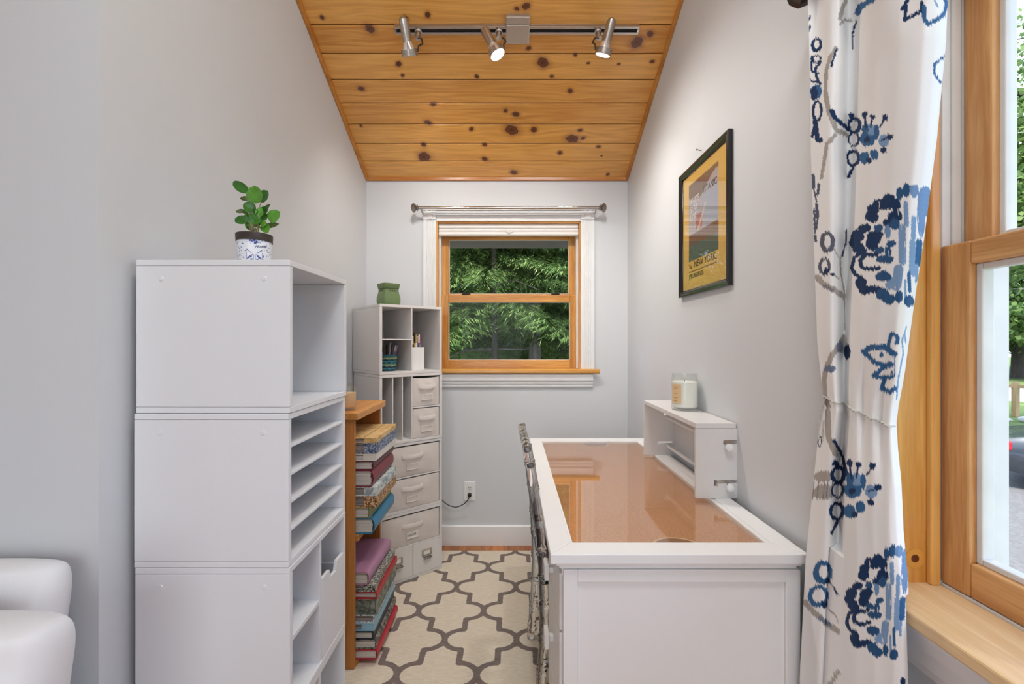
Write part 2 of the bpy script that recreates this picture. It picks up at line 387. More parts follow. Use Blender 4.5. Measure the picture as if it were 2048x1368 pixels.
# ------------------------------------------------------------------ small window in the back wall
w1 = thing('window_1', None, None, ((w1x0 + w1x1) / 2, D, w1z0), kind='structure')
def bxp(b, x0, x1, y0, y1, Ya, Yb, Yp=None):
    """box whose front face fills pixels x0..x1, y0..y1 at depth Ya"""
    p, q = P(x0, y1, Yp or Ya), P(x1, y0, Yp or Ya); return b.box(p.x, q.x, Ya, Yb, p.z, q.z)
b = MB()
jt = .012
b.box(w1x0, w1x0 + jt, D - .004, D + T, w1z0, w1z1); b.box(w1x1 - jt, w1x1, D - .004, D + T, w1z0, w1z1)
b.build('jamb', OAK_Z, w1)
b = MB(); b.box(w1x0 + jt, w1x1 - jt, D - .004, D + T, w1z1 - jt, w1z1); b.box(w1x0 + jt, w1x1 - jt, D + .03, D + T, w1z0, w1z0 + .012); b.build('head_jamb', OAK_X, w1)
VIN = mat('vinyl_jamb_liner', C(226, 224, 220), .4)
b = MB()
for xa, xb in ((w1x0 + jt, w1x0 + jt + .012), (w1x1 - jt - .012, w1x1 - jt)):
    b.box(xa, xb, D + .045, D + .15, w1z0 + .012, w1z1 - jt)
b.build('jamb_liner', VIN, w1)
def sash(win, Ya, x0, x1, y0, y1, gx0, gx1, gy0, gy1, th=.032):
    p = [P(x0, y1, Ya), P(x1, y0, Ya), P(gx0, gy1, Ya), P(gx1, gy0, Ya)]
    for xa, xb in ((p[0].x, p[2].x), (p[3].x, p[1].x)):
        m_ = MB(); m_.box(xa, xb, Ya, Ya + th, p[0].z, p[1].z); m_.build('sash_stile', OAK_Z, win, bev=.003)
    for za, zb in ((p[0].z, p[2].z), (p[3].z, p[1].z)):
        m_ = MB(); m_.box(p[2].x, p[3].x, Ya + .001, Ya + th - .001, za, zb); m_.build('sash_rail', OAK_X, win, bev=.003)
    m_ = MB(); e = .004
    for a in ((p[2].x, p[2].x + e, p[2].z, p[3].z), (p[3].x - e, p[3].x, p[2].z, p[3].z), (p[2].x + e, p[3].x - e, p[2].z, p[2].z + e), (p[2].x + e, p[3].x - e, p[3].z - e, p[3].z)):
        m_.box(a[0], a[1], Ya + .008, Ya + .02, a[2], a[3])
    m_.build('glazing_bead', mat('glazing_bead', C(196, 190, 178), .5), win)
    m_ = MB(); m_.box(p[2].x, p[3].x, Ya + .014, Ya + .018, p[2].z, p[3].z); m_.build('pane', PANE, win)
sash(w1, D + .095, 884, 1151, 468, 596, 898, 1137.5, 479.5, 588)
sash(w1, D + .052, 882.5, 1154, 590, 737, 897, 1140, 604, 720)
for lx in (915.6, 1124):                                                   # finger pulls, sash locks
    p = P(lx, 730, D + .052); m_ = MB(); m_.lathe([(0, -.003), (.022, -.003), (.024, 0), (.019, .001), (0, .001)], (0, 0, 0), (0, -1, 0), 20)
    o = m_.build('finger_pull', mat('finger_pull_shade', C(140, 84, 30), .5), w1, smooth=True); o.location = p - OFF[w1]; o.scale = (1.6, 1, .42)
for lx in (932, 1111):
    p = P(lx, 589, D + .06); m_ = MB(); m_.box(p.x - .026, p.x + .026, D + .056, D + .082, p.z - .003, p.z + .006); m_.tube([(p.x - .02, D + .064, p.z + .006), (p.x + .02, D + .056, p.z + .011)], .004)
    m_.build('sash_lock', mat('dark_bronze', C(48, 40, 34), .4, .6), w1, bev=.002)
# white fluted casing, corner blocks, stepped header, stool and apron
for xa, xb in ((847.7, 873), (1161, 1187.4)):
    p, q = P(xa, 741, D), P(xb, 440, D); w = q.x - p.x; prof = [(p.x, D), (p.x, D - .018)]
    nf = 5; m0 = .011
    fw = (w - 2 * m0) / nf
    for k in range(nf):
        cx = p.x + m0 + fw * (k + .5)
        prof += [(cx + fw * .40 * math.cos(a), D - .018 + .006 * math.sin(a)) for a in np.linspace(math.pi, 0, 7)]
    prof += [(q.x, D - .018), (q.x, D)]
    m_ = MB(); m_.prism(prof, 'z', p.z, q.z); m_.build('casing', TRIMW, w1)
    c0, c1 = P(xa - .6, 440.5, D), P(xb + .6, 427, D)
    m_ = MB(); m_.box(c0.x, c1.x, D - .026, D, c0.z, c1.z); m_.build('corner_block', TRIMW, w1, bev=.003)
    m_ = MB(); wv = []
    for t in np.linspace(0, 1, 33): wv.append((c0.x + (c1.x - c0.x) * t, c1.z + .008 + .005 * math.cos(t * math.pi * 6)))
    m_.prism([(c0.x, c1.z - .004)] + wv[::1] + [(c1.x, c1.z - .004)], 'y', D - .034, D - .0265); m_.build('scalloped_crest', TRIMW, w1)
    m_ = MB(); m_.lathe([(.0, 0), (.022, 0), (.02, .004), (.012, .006), (0, .006)], ((c0.x + c1.x) / 2, D - .026, (c0.z + c1.z) / 2), (0, -1, 0), 20); m_.build('rosette', TRIMW, w1, smooth=True)
m_ = MB()
for y0, y1, pr in ((432.5, 443.5, .018), (428.5, 432.4, .023), (424, 428.4, .030), (418.5, 423.9, .040)):
    p, q = P(873.5 if y0 > 428 else 848, y1, D), P(1160.5 if y0 > 428 else 1187, y0, D); m_.box(p.x, q.x, D - pr, D, p.z, q.z)
m_.build('header', TRIMW, w1, bev=.002)
p, q = P(835, 747.5, D - .05), P(1199.5, 738.5, D - .05)
m_ = MB(); m_.prism([(D + .05, p.z), (D - .042, p.z), (D - .05, p.z + .007), (D - .05, q.z - .006), (D - .044, q.z), (D + .05, q.z)], 'x', p.x, q.x)
m_.v = [(x if not (y > D - .001 and (x < w1x0 or x > w1x1)) else (w1x0 if x < 0 else w1x1), y, z) for x, y, z in m_.v]
m_.build('window_sill', OAK_X, w1)
p, q = P(847, 774.5, D), P(1184.5, 748, D)
zz = q.z - p.z
m_ = MB(); m_.prism([(D, p.z), (D - .012, p.z), (D - .016, p.z + .008), (D - .014, p.z + .02), (D - .022, p.z + .024), (D - .02, p.z + .036), (D - .030, p.z + .044), (D - .034, q.z), (D, q.z)], 'x', p.x, q.x); m_.build('apron', TRIMW, w1)
# folded white shade
sh = thing('window_shade', 'white folded shade drawn up under the head of the small wooden window', 'shade', (0, D + .02, P(0, 470, D).z))
SHD = mat('shade_fabric', C(236, 231, 226), .5, var=.02)
for y0, y1, nm in ((447, 456.5, 'headrail'), (457.5, 470.5, 'folded_shade')):
    p, q = P(877.5, y1, D + .012), P(1156.5, y0, D + .012); h = q.z - p.z
    m_ = MB(); m_.prism([(D + .05, p.z), (D + .016, p.z), (D + .012, p.z + h * .2), (D + .014, p.z + h * .5), (D + .009, p.z + h * .75), (D + .014, q.z), (D + .05, q.z)], 'x', p.x, q.x); m_.build(nm, SHD, sh)
m_ = MB(); pp = P(1019, 464, D + .012); m_.tube([(pp.x - .022, D + .008, pp.z + .003), (pp.x, D + .002, pp.z - .006), (pp.x + .022, D + .008, pp.z + .003)], .003); m_.build('pull_tab', SHD, sh, smooth=True)
# bare rod above it
YR = D - .085
rod = thing('curtain_rod', 'bare polished metal rod above the small wooden window', 'curtain rod', (0, D, P(0, 415.5, YR).z))
zr = P(0, 415.5, YR).z
m_ = MB(); m_.tube([(P(838, 0, YR).x, YR, zr), (P(1046, 0, YR).x, YR, zr)], .0085, 16); m_.build('outer_tube', CHROME, rod, smooth=True)
m_ = MB(); m_.tube([(P(1046, 0, YR).x, YR, zr), (P(1197, 0, YR).x, YR, zr)], .0098, 16); m_.build('inner_tube', CHROME, rod, smooth=True)
for xe, sg in ((838, -1), (1197, 1)):
    m_ = MB(); m_.lathe([(.0, 0), (.011, 0), (.011, .006), (.020, .008), (.020, .011), (.012, .014), (.017, .019), (.024, .024), (.031, .031), (.024, .040), (.012, .047), (0, .050)], (P(xe, 0, YR).x, YR, zr), (sg, 0, 0), 8)
    m_.build('finial', mat('pewter_finial', C(142, 134, 126), .35, .85), rod)
    xb_ = P(xe - sg * 5, 0, YR).x
    m_ = MB(); m_.tube([(xb_, D - .004, zr - .022), (xb_, YR + .02, zr - .02), (xb_, YR, zr - .009)], .005); m_.box(xb_ - .009, xb_ + .009, D - .006, D, zr - .05, zr + .02); m_.build('bracket', STEEL, rod)

# ------------------------------------------------------------------ big window in the right-hand wall
w2 = thing('window_2', None, None, (XR, .4, W2Z0), kind='structure')
def bx2(nm, m, *a, bev=.0):
    q = MB(); q.box(*a); return q.build(nm, m, w2, bev=bev)
XS = .815                                                                  # inner face of the lower sash
bx2('jamb', PINEZ, XR - .002, XS + .0, .872, .892, W2Z0 + .024, W2Z1)
bx2('jamb', PINEZ, XR - .002, XS + .0, W2Y0, W2Y0 + .02, W2Z0 + .024, W2Z1)
bx2('head_jamb', SASH_Y, XR - .002, XR + WT, W2Y0 + .02, .872, W2Z1 - .02, W2Z1)
for ya, yb in ((.866, .892), (W2Y0, W2Y0 + .026)):
    bx2('stop_bead', PINEZ, XS - .022, XS - .004, (ya - .006 if ya > 0 else yb - .01), (.872 if ya > 0 else yb + .006), W2Z0 + .024, W2Z1 - .02, bev=.003)
    q = MB()
    for x0_, x1_, pr in ((XS, XS + .006, .0), (XS + .006, XS + .02, .004), (XS + .02, XS + .024, .0), (XS + .024, XS + .04, .005), (XS + .04, XS + .045, .0), (XS + .045, XR + WT + .06, .003)):
        if ya > 0: q.box(x0_, x1_, .872 - pr, .892, W2Z0 + .02, W2Z1)
        else: q.box(x0_, x1_, ya, W2Y0 + .02 + pr, W2Z0 + .02, W2Z1)
    q.build('jamb_liner', VIN, w2)
def sash2(X, y0, y1, z0, z1, st, rb, rt, th=.034):
    for ya, yb in ((y0, y0 + st), (y1 - st, y1)): bx2('sash_stile', SASH_Z, X, X + th, ya, yb, z0, z1, bev=.004)
    bx2('sash_rail', SASH_Y, X + .001, X + th - .001, y0 + st, y1 - st, z0, z0 + rb, bev=.004)
    bx2('sash_rail', SASH_Y, X + .001, X + th - .001, y0 + st, y1 - st, z1 - rt, z1, bev=.004)
    e = .011; a0, a1, c0, c1 = y0 + st, y1 - st, z0 + rb, z1 - rt
    q = MB(); q.box(X + .012, X + th, a0, a0 + e, c0, c1); q.box(X + .012, X + th, a1 - e, a1, c0, c1); q.box(X + .012, X + th, a0 + e, a1 - e, c0, c0 + e); q.box(X + .012, X + th, a0 + e, a1 - e, c1 - e, c1)
    q.build('glazing_bead', VIN, w2, bev=.002)
    bx2('pane', PANE, X + .018, X + .022, a0, a1, c0, c1)
zm = 1.442
sash2(XS + .003, W2Y0 + .022, .870, .803, zm, .056, .062, .042)
sash2(XS + .046, W2Y0 + .022, .868, zm - .035, W2Z1 - .02, .052, .04, .05)
o = bx2('knot', mat('dark_pine_knot', C(96, 46, 22), .4), XS + .0022, XS + .0035, .60, .70, .826, .846); o.scale = (1, 1, 1)
me = o.data; bm = bmesh.new(); bmesh.ops.create_uvsphere(bm, u_segments=16, v_segments=8, radius=1); bmesh.ops.scale(bm, vec=(.0015, .05, .012), verts=bm.verts); bmesh.ops.translate(bm, vec=Vector((XS + .0035, .675, .835)) - OFF[w2], verts=bm.verts); bm.to_mesh(me); bm.free()
for (kx, ky, kr, ax) in ((1830, 1117, 11, 0),):                             # round knot in the jamb board
    p = P(kx, ky, .8715); q = MB(); q.lathe([(0, 0), (.0075, 0), (.0, .0006)], p, (0, -1, 0), 18); q.build('knot', MATS['dark_pine_knot'], w2)
    q = MB(); q.lathe([(.0076, 0), (.0185, 0), (.0185, .0003), (.0076, .0004)], p, (0, -1, 0), 24, caps=False); q.build('knot_ring', mat('knot_ring', C(218, 154, 70), .35), w2)
bx2('window_sill', STOOL, XR - .042, XS + .002, W2Y0 - .06, .972, W2Z0, W2Z0 + .024, bev=.004)
o = w2.children[-1]
q = MB(); q.box(XS + .002, XR + WT + .05, W2Y0 + .0, .89, W2Z0, W2Z0 + .027); q.build('outer_sill', VIN, w2)
for ya, yb in ((.893, .968), (W2Y0 - .076, W2Y0 - .001)):
    prof = [(XR, ya), (XR - .018, ya)]
    for k in range(5):
        c_ = ya + .01 + .011 * (k + .5)
        prof += [(XR - .018 + .005 * math.sin(a), c_ - .0045 * math.cos(a)) for a in np.linspace(0, math.pi, 6)]
    prof += [(XR - .018, yb), (XR, yb)]
    q = MB(); q.prism(prof, 'z', W2Z0 + .024, W2Z1 + .02); q.build('casing', TRIMW, w2)
q = MB(); q.box(XR - .022, XR, W2Y0 - .08, .972, W2Z1 + .02, W2Z1 + .09); q.box(XR - .04, XR, W2Y0 - .09, .982, W2Z1 + .09, W2Z1 + .11); q.build('header', TRIMW, w2, bev=.002)
q = MB()
zb = W2Z0
q.prism([(XR, zb - .085), (XR - .010, zb - .085), (XR - .013, zb - .07), (XR - .018, zb - .066), (XR - .018, zb - .04), (XR - .024, zb - .036), (XR - .026, zb - .014), (XR - .032, zb - .010), (XR - .032, zb), (XR, zb)], 'y', W2Y0 - .05, .95); q.build('apron', TRIMW, w2)
q = MB(); lp = P(2000, 1009, .80); lp.x = XR + WT + .03; lp = Vector((.925, .80, EYE - (1009 - 684) * .86 / F)); q.tube([lp, lp + Vector((.008, -.022, -.006))], .0025); q.lathe([(0, -.003), (.005, -.003), (.006, .003), (0, .004)], lp + Vector((.009, -.025, -.007)), (.3, -1, 0), 10); q.build('latch', STEEL, w2, smooth=True)

# ------------------------------------------------------------------ track light
Yt, zt = 2.022, zc(2.022)
nrm = Vector((0, -SL, -1)).normalized(); tdn = Vector((0, -1, SL)).normalized()       # out of the ceiling / up the slope towards the camera
tl = thing('track_light', 'brushed steel track light with three spot heads on the pine ceiling', 'lamp', (0, Yt, zt))
def slab(b, x0, x1, a0, a1, h0, h1):
    """box lying on the sloping ceiling: a along the slope, h out of it"""
    o_ = Vector((0, Yt, zt)); vs = []
    for h in (h0, h1):
        for x_, a in ((x0, a0), (x1, a0), (x1, a1), (x0, a1)): vs.append(Vector((x_, 0, 0)) + o_ + tdn * a + nrm * h)
    return b.add(vs, [(0,3,2,1),(4,5,6,7),(0,1,5,4),(1,2,6,5),(2,3,7,6),(3,0,4,7)])
tx0, tx1 = (790 - 1024) * Yt / F, (1277 - 1024) * Yt / F
q = MB(); slab(q, tx0, tx1, -.018, .018, 0, .008); slab(q, tx0, tx1, -.018, -.007, .008, .02); slab(q, tx0, tx1, .007, .018, .008, .02); q.build('track', STEEL, tl, bev=.001)
q = MB(); slab(q, tx0 + .01, tx1 - .01, -.0065, .0065, .0085, .012); q.build('track_slot', DARK, tl)
for xe in (tx0, tx1 - .008):
    q = MB(); slab(q, xe, xe + .008, -.0065, .0065, .0125, .021); q.build('end_cap', CHROME, tl)
cxm = (1035.5 - 1024) * Yt / F
q = MB(); slab(q, cxm - .052, cxm + .052, -.05, .03, .0205, .034); slab(q, cxm - .052, cxm + .052, .030, .062, .0, .03); q.build('canopy_box', mat('satin_nickel_box', C(186, 178, 168), .35, .7), tl, bev=.003)
BULB = mat('lit_bulb', (1, .95, .85), .3, emit=(1, .93, .82), estr=14.0)
heads = [((819, 105), (.10, .55, -.83), 838, .5), ((993, 105), (.44, -.10, -.88), 998, 1.0), ((1207, 104), (-.22, .33, -.90), 1195, .6)]
for (hx, hy), dr, kx, en in heads:
    dr = Vector(dr).normalized(); c = P(hx, hy, 1.965)
    hd = MB(); hd.lathe([(0, -.128), (.010, -.127), (.0175, -.120), (.0195, -.108), (.0195, -.040), (.018, -.038), (0, -.037)], c, dr, 24); hd = hd.build('spot_head', STEEL, tl, smooth=True)
    q = MB(); q.lathe([(.017, -.038), (.019, -.034), (.026, -.016), (.030, -.004), (.026, -.002), (.0, -.003)], c, dr, 24); q.build('reflector_bulb', mat('bulb_glass', (.85, .85, .86), .12, .75), hd, smooth=True)
    q = MB(); q.lathe([(.031, -.012), (.0345, -.012), (.0350, .012), (.033, .014), (.031, .012), (.031, -.012)], c, dr, 28, caps=False); q.build('retaining_ring', STEEL, hd, smooth=True)
    q = MB(); q.lathe([(0, .006), (.020, .005), (.030, -.001), (.030, -.003), (0, -.003)], c, dr, 24); q.build('bulb_face', BULB, hd, smooth=True)
    kp = Vector(((kx - 1024) * Yt / F, Yt, zt)) + nrm * .02
    q = MB(); q.lathe([(.016, 0), (.016, .012), (.012, .016), (.012, .040), (.014, .044), (.012, .052), (0, .053)], kp, nrm, 20); q.build('knuckle', STEEL, hd, smooth=True)
    k2 = kp + nrm * .05; sd = Vector((1 if kx > hx else -1, 0, 0)); side = (sd - dr * sd.dot(dr)).normalized()
    e0 = c + side * .036
    q = MB(); q.tube([k2, k2 + (side * .018 - Vector((0, 0, .006))), (k2 + e0) / 2 + side * .022, e0 + side * .008 - dr * .02, e0], .0035, 8); q.build('yoke_arm', mat('dark_steel_arm', C(96, 86, 80), .35, .9), hd, smooth=True)
    light('spot_light', 'SPOT', c + dr * .02, c + dr, 20 * en, (1, .955, .90), spot_size=R(128), spot_blend=.9, shadow_soft_size=.03)

# ------------------------------------------------------------------ rug: woven trellis, distance to the ribbon stored on the mesh, edge cut in the material
RZ = .006
rx0, rx1, ry0, ry1 = -.885, .70, 1.0, 2.736
nu, nv = int((rx1 - rx0) / .0075), int((ry1 - ry0) / .0075)
U, V = np.meshgrid(np.linspace(rx0, rx1, nu), np.linspace(ry0, ry1, nv), indexing='ij')
hx, hy = .1515, .2055
a_ = np.abs((U + .284 + hx) % (2 * hx) - hx); b_ = np.abs((V - 2.125 + hy) % (2 * hy) - hy)
t = np.linspace(0, math.pi / 2, 12)
cv = [(hx * (.5 + .5 * math.cos(q)), hy * .31 * math.sin(q)) for q in t] + [(hx * (.5 - .5 * math.cos(q)), hy * (1 - .31 * math.sin(q))) for q in t[::-1]]
dist = np.full(U.shape, 9.0)
def seg_dist(px, py, p, q):
    dx, dy = q[0] - p[0], q[1] - p[1]; L = dx * dx + dy * dy + 1e-12
    w = np.clip(((px - p[0]) * dx + (py - p[1]) * dy) / L, 0, 1); return np.hypot(px - p[0] - w * dx, py - p[1] - w * dy)
for p, q in zip(cv[:-1], cv[1:]): dist = np.minimum(dist, seg_dist(a_, b_, p, q))
zrug = RZ - .0004 + .0003 * np.sin(U * 9) * np.sin(V * 7)
me = np_mesh('rug', np.stack([U, V, zrug], -1).reshape(-1, 3), grid_faces(nu, nv)); fattr(me, 'ribbon', dist)
m, n, l, b = base_mat('woven_rug'); b.inputs['Roughness'].default_value = .95; b.inputs['Specular IOR Level'].default_value = .1; b.inputs['Sheen Weight'].default_value = .1
at = n.new('ShaderNodeAttribute'); at.attribute_name = 'ribbon'
tcn = n.new('ShaderNodeTexCoord'); mp = n.new('ShaderNodeMapping'); mp.inputs['Scale'].default_value = (40, 320, 40); l.new(tcn.outputs['Object'], mp.inputs[0])
z = n.new('ShaderNodeTexNoise'); z.inputs['Scale'].default_value = 1; z.inputs['Detail'].default_value = 3; l.new(mp.outputs[0], z.inputs['Vector'])
sb = n.new('ShaderNodeMath'); sb.operation = 'MULTIPLY_ADD'; sb.inputs[1].default_value = .006; l.new(z.outputs['Fac'], sb.inputs[0]); l.new(at.outputs['Fac'], sb.inputs[2])
mr = n.new('ShaderNodeMapRange'); mr.inputs['From Min'].default_value = .0145; mr.inputs['From Max'].default_value = .0165; l.new(sb.outputs[0], mr.inputs['Value'])
cr1 = n.new('ShaderNodeValToRGB'); cr1.color_ramp.elements[0].position = .3; cr1.color_ramp.elements[0].color = (*C(112, 101, 96), 1); cr1.color_ramp.elements[1].position = .7; cr1.color_ramp.elements[1].color = (*C(140, 127, 121), 1)
cr2 = n.new('ShaderNodeValToRGB'); cr2.color_ramp.elements[0].position = .3; cr2.color_ramp.elements[0].color = (*C(214, 201, 180), 1); cr2.color_ramp.elements[1].position = .7; cr2.color_ramp.elements[1].color = (*C(232, 222, 204), 1)
l.new(z.outputs['Fac'], cr1.inputs[0]); l.new(z.outputs['Fac'], cr2.inputs[0])
mx = n.new('ShaderNodeMix'); mx.data_type = 'RGBA'; l.new(mr.outputs[0], mx.inputs[0]); l.new(cr1.outputs[0], mx.inputs[6]); l.new(cr2.outputs[0], mx.inputs[7]); l.new(mx.outputs[2], b.inputs['Base Color'])
bp = n.new('ShaderNodeBump'); bp.inputs['Strength'].default_value = .35; bp.inputs['Distance'].default_value = .002; l.new(z.outputs['Fac'], bp.inputs['Height']); l.new(bp.outputs[0], b.inputs['Normal'])
o = mesh_obj('rug', me, m); md = o.modifiers.new('thickness', 'SOLIDIFY'); md.thickness = .0055; md.offset = -1
tag(o, 'cream woven rug with a grey trellis pattern on the wooden floor', 'rug')

# ------------------------------------------------------------------ storage cubes
S, PT = .362, .0145
def cube_unit(label, loc, ang, mt, parts):
    c = thing('storage_cube', label, 'storage cube', loc, ang, 'white storage cubes stacked in two towers')
    OFF[c] = Vector((0, 0, 0))
    def pc(nm, *a, m=mt, bev=.0012):
        q = MB(); q.box(*a); return q.build(nm, m, c, bev=bev)
    g = .0006
    pc('side_panel', 0, PT, 0, S, PT + g, S - PT - g); pc('side_panel', S - PT, S, 0, S, PT + g, S - PT - g)
    pc('top_panel', 0, S, 0, S, S - PT, S - g); pc('bottom_panel', 0, S, 0, S, g, PT)
    pc('back_panel', PT, S - PT, S - .012, S - .004, PT, S - PT)
    for nm, *a in parts: pc(nm, *a)
    return c
# tower by the corner of the wall
A1 = R(90); ox, oy = -.523, 1.0666
SH4 = [('shelf', PT, S - PT, .004, S - .013, PT + (S - 2 * PT) * k / 5 - .0035, PT + (S - 2 * PT) * k / 5 + .0035) for k in (1, 2, 3, 4)]
mid = [('divider', S / 2 - .006, S / 2 + .006, .003, S - .013, PT, S - PT), ('shelf', PT, S / 2 - .006, .004, S - .013, S / 2 - .006, S / 2 + .006)]
t1 = []
for k, (lab, prt) in enumerate((('white cube with two open cells, on the rug under the bin cube', [('divider', S / 2 - .006, S / 2 + .006, .003, S - .013, PT, S - PT)]),
                                ('white cube with a notched bin and a half shelf, below the thin shelves', mid),
                                ('white cube divided by four thin shelves, below the empty open cube', SH4),
                                ('empty open white cube on top of its tower, under the potted plant', []))):
    c = cube_unit(lab, (ox + (0, .0015, -.001, .001)[k], oy + (0, .001, 0, .002)[k], RZ + S * k), A1 + R((0, .2, 0, -.25)[k]), WHITE, prt); t1.append(c)
    for cy in (.06, S - .06):                                              # screw covers on the side that faces the bed
        q = MB(); q.lathe([(0, 0), (.006, 0), (.005, .0012), (0, .0015)], (0, cy, S - .045), (-1, 0, 0), 14); q.build('screw_cover', WHITE, c, smooth=True)
c = t1[1]
q = MB(); w0, w1_ = S / 2 + .007, S - PT - .001; zb_, zt_ = PT + .001, .238
poly = [(w0, zb_), (w1_, zb_), (w1_, zt_), ((w0 + w1_) / 2 + .028, zt_), ((w0 + w1_) / 2 + .018, zt_ - .026), ((w0 + w1_) / 2 - .018, zt_ - .026), ((w0 + w1_) / 2 - .028, zt_), (w0, zt_)]
q.prism(poly, 'y', .001, .010); bn = q.build('bin', WHITE, c)
q = MB(); q.box(w0, w0 + .008, .0105, S - .03, zb_, zt_ - .03); q.box(w1_ - .008, w1_, .0105, S - .03, zb_, zt_ - .03); q.box(w0 + .008, w1_ - .008, .0105, S - .03, zb_, zb_ + .006); q.box(w0 + .008, w1_ - .008, S - .038, S - .03, zb_ + .006, zt_ - .03); q.build('bin_box', WHITE, bn)
q = MB(); q.lathe([(0, 0), (.0045, 0), (.004, .001), (0, .001)], (.10, S - .0125, .20), (0, -1, 0), 12); q.build('cam_screw', mat('screw_grey', C(120, 118, 116), .4, .6), t1[3], smooth=True)

# tower set diagonally in the far corner
A2 = math.atan2(.634, .7735); fx, fy = -.668, 2.295
ex2, ey2 = Vector((math.cos(A2), math.sin(A2), 0)), Vector((-math.sin(A2), math.cos(A2), 0))
def T2(x_, y_, z_): return Vector((fx, fy, RZ)) + ex2 * x_ + ey2 * y_ + Vector((0, 0, z_))
h = S / 2
specs = [('white cube with a fabric drawer above two small drawers, on the rug', [('shelf', PT, S - PT, .002, S - .013, h - .004, h + .004), ('divider', h - .004, h + .004, .002, S - .013, PT, h - .004)]),
         ('white cube holding two wide fabric drawers, above the drawer lettered PUNCHES', [('shelf', PT, S - PT, .002, S - .013, h - .004, h + .004)]),
         ('white cube with upright dividers and two small fabric bins, in the far corner tower', [('divider', h - .004, h + .004, .002, S - .013, PT, S - PT), ('divider', .070, .076, .004, S - .013, PT, S - PT), ('divider', .124, .130, .004, S - .013, PT, S - PT), ('shelf', h + .004, S - PT, .002, S - .013, h - .004, h + .004)]),
         ('white cube with pen holders in its cells, under the green wax warmer', [('divider', h - .003, h + .003, .002, S - .013, PT, S - PT), ('shelf', PT, h - .003, .002, S - .013, h - .003, h + .003)])]
t2 = [cube_unit(lab, T2(0, 0, S * k), A2 + R((0, .3, -.2, .4)[k]), WHITE2, prt) for k, (lab, prt) in enumerate(specs)]
# two small drawers with steel label pulls
for x0_, x1_ in ((PT + .001, h - .005), (h + .005, S - PT - .001)):
    q = MB(); q.box(x0_, x1_, -.001, .011, PT + .001, h - .005); dw = q.build('drawer', WHITE2, t2[0], bev=.0015)
    cx, cz = (x0_ + x1_) / 2, .118
    q = MB(); w_, h_ = .030, .017
    for aa in ((-w_, w_, h_ - .006, h_), (-w_, w_, -h_, -h_ + .006), (-w_, -w_ + .011, -h_ + .006, h_ - .006), (w_ - .011, w_, -h_ + .006, h_ - .006)): q.box(cx + aa[0], cx + aa[1], -.004, -.001, cz + aa[2], cz + aa[3])
    q.prism([(-.004, cz - h_), (-.006, cz - h_ - .004), (-.020, cz - h_ - .006), (-.022, cz - h_ - .012), (-.019, cz - h_ - .012), (-.017, cz - h_ - .009), (-.004, cz - h_ - .007)], 'x', cx - w_ * .8, cx + w_ * .8)
    q.build('label_pull', CHROME, dw, bev=.0008)
    q = MB(); q.box(cx - w_ + .011, cx + w_ - .011, -.0025, -.0012, cz - h_ + .006, cz + h_ - .006); q.build('label_card', mat('card_white', C(235, 232, 226), .7), dw)
# fabric bins
LINEN = mat('bin_linen', C(222, 214, 208), .85, var=.05, scale=9, bump=.5, bscale=420, sheen=.1)
LINEN2 = mat('bin_handle_linen', C(236, 230, 224), .85, var=.05, scale=14, bump=.5, bscale=420)
card = mat('card_white', C(235, 232, 226), .7)
def fabric_bin(label, ui, x0_, x1_, z0_, z1_, hw, lw, cat='fabric bin', text=None, droop=0.0):
    o = thing('fabric_bin', label, cat, T2(0, 0, S * ui), A2, 'pale fabric bins in the corner tower'); OFF[o] = Vector((0, 0, 0))
    n_ = 14; xs = np.linspace(x0_, x1_, n_); zs = np.linspace(z0_, z1_, n_)
    U, V = np.meshgrid(np.linspace(-1, 1, n_), np.linspace(-1, 1, n_), indexing='ij')
    bul = .004 - .007 * (1 - np.abs(U) ** 2.5) * (1 - np.abs(V) ** 3) + .0012 * np.sin(U * 7 + V * 5) * (1 - U * U)
    vs = np.stack([xs[:, None] + 0 * V, bul, zs[None, :] + 0 * U - droop * (1 - U * U) * (V > .9)], -1).reshape(-1, 3).tolist()
    q = MB(); q.add(vs, [tuple(f) for f in grid_faces(n_, n_).tolist()]); q.build('bin_front', LINEN, o, smooth=True, ang=180)
    q = MB(); e = .004; q.box(x0_, x0_ + e, .004, S - .03, z0_, z1_); q.box(x1_ - e, x1_, .004, S - .03, z0_, z1_); q.box(x0_ + e, x1_ - e, .006, S - .03, z0_, z0_ + e); q.box(x0_ + e, x1_ - e, S - .034, S - .03, z0_ + e, z1_); q.build('bin_body', LINEN, o)
    cx = (x0_ + x1_) / 2; H = z1_ - z0_; hz = z0_ + H * .70
    rows = []
    for tt in np.linspace(-1, 1, 13):
        dz = -.004 * (1 - tt * tt); yy = -.008 - .014 * (1 - tt * tt); xx = cx + tt * hw
        rows.append([(xx, yy, hz + dz - .011), (xx, yy - .002, hz + dz), (xx, yy, hz + dz + .011), (xx, yy + .002, hz + dz + .011), (xx, yy + .001, hz + dz), (xx, yy + .002, hz + dz - .011)])
    q = MB(); q.rings(rows); q.build('handle', LINEN2, o, smooth=True, ang=60)
    lz = z0_ + H * .30; hh = .016
    q = MB()
    for aa in ((-lw, lw, hh - .004, hh), (-lw, lw, -hh, -hh + .004), (-lw, -lw + .004, -hh + .004, hh - .004), (lw - .004, lw, -hh + .004, hh - .004)): q.box(cx + aa[0], cx + aa[1], -.0062, -.0025, lz + aa[2], lz + aa[3])
    lh = q.build('label_holder', LINEN2, o, bev=.0008)
    q = MB(); q.box(cx - lw + .004, cx + lw - .004, -.0045, -.0025, lz - hh + .004, lz + hh - .004); q.build('label_card', card if text else LINEN, lh)
    if text:
        me = text_mesh('lettering', text, .0135, mat('pencil_ink', C(70, 66, 66), .7), lh, frame_matrix((cx - lw + .006, -.0048, lz - .004), (1, 0, .06), (0, 0, 1)), squeeze=.82)
    return o
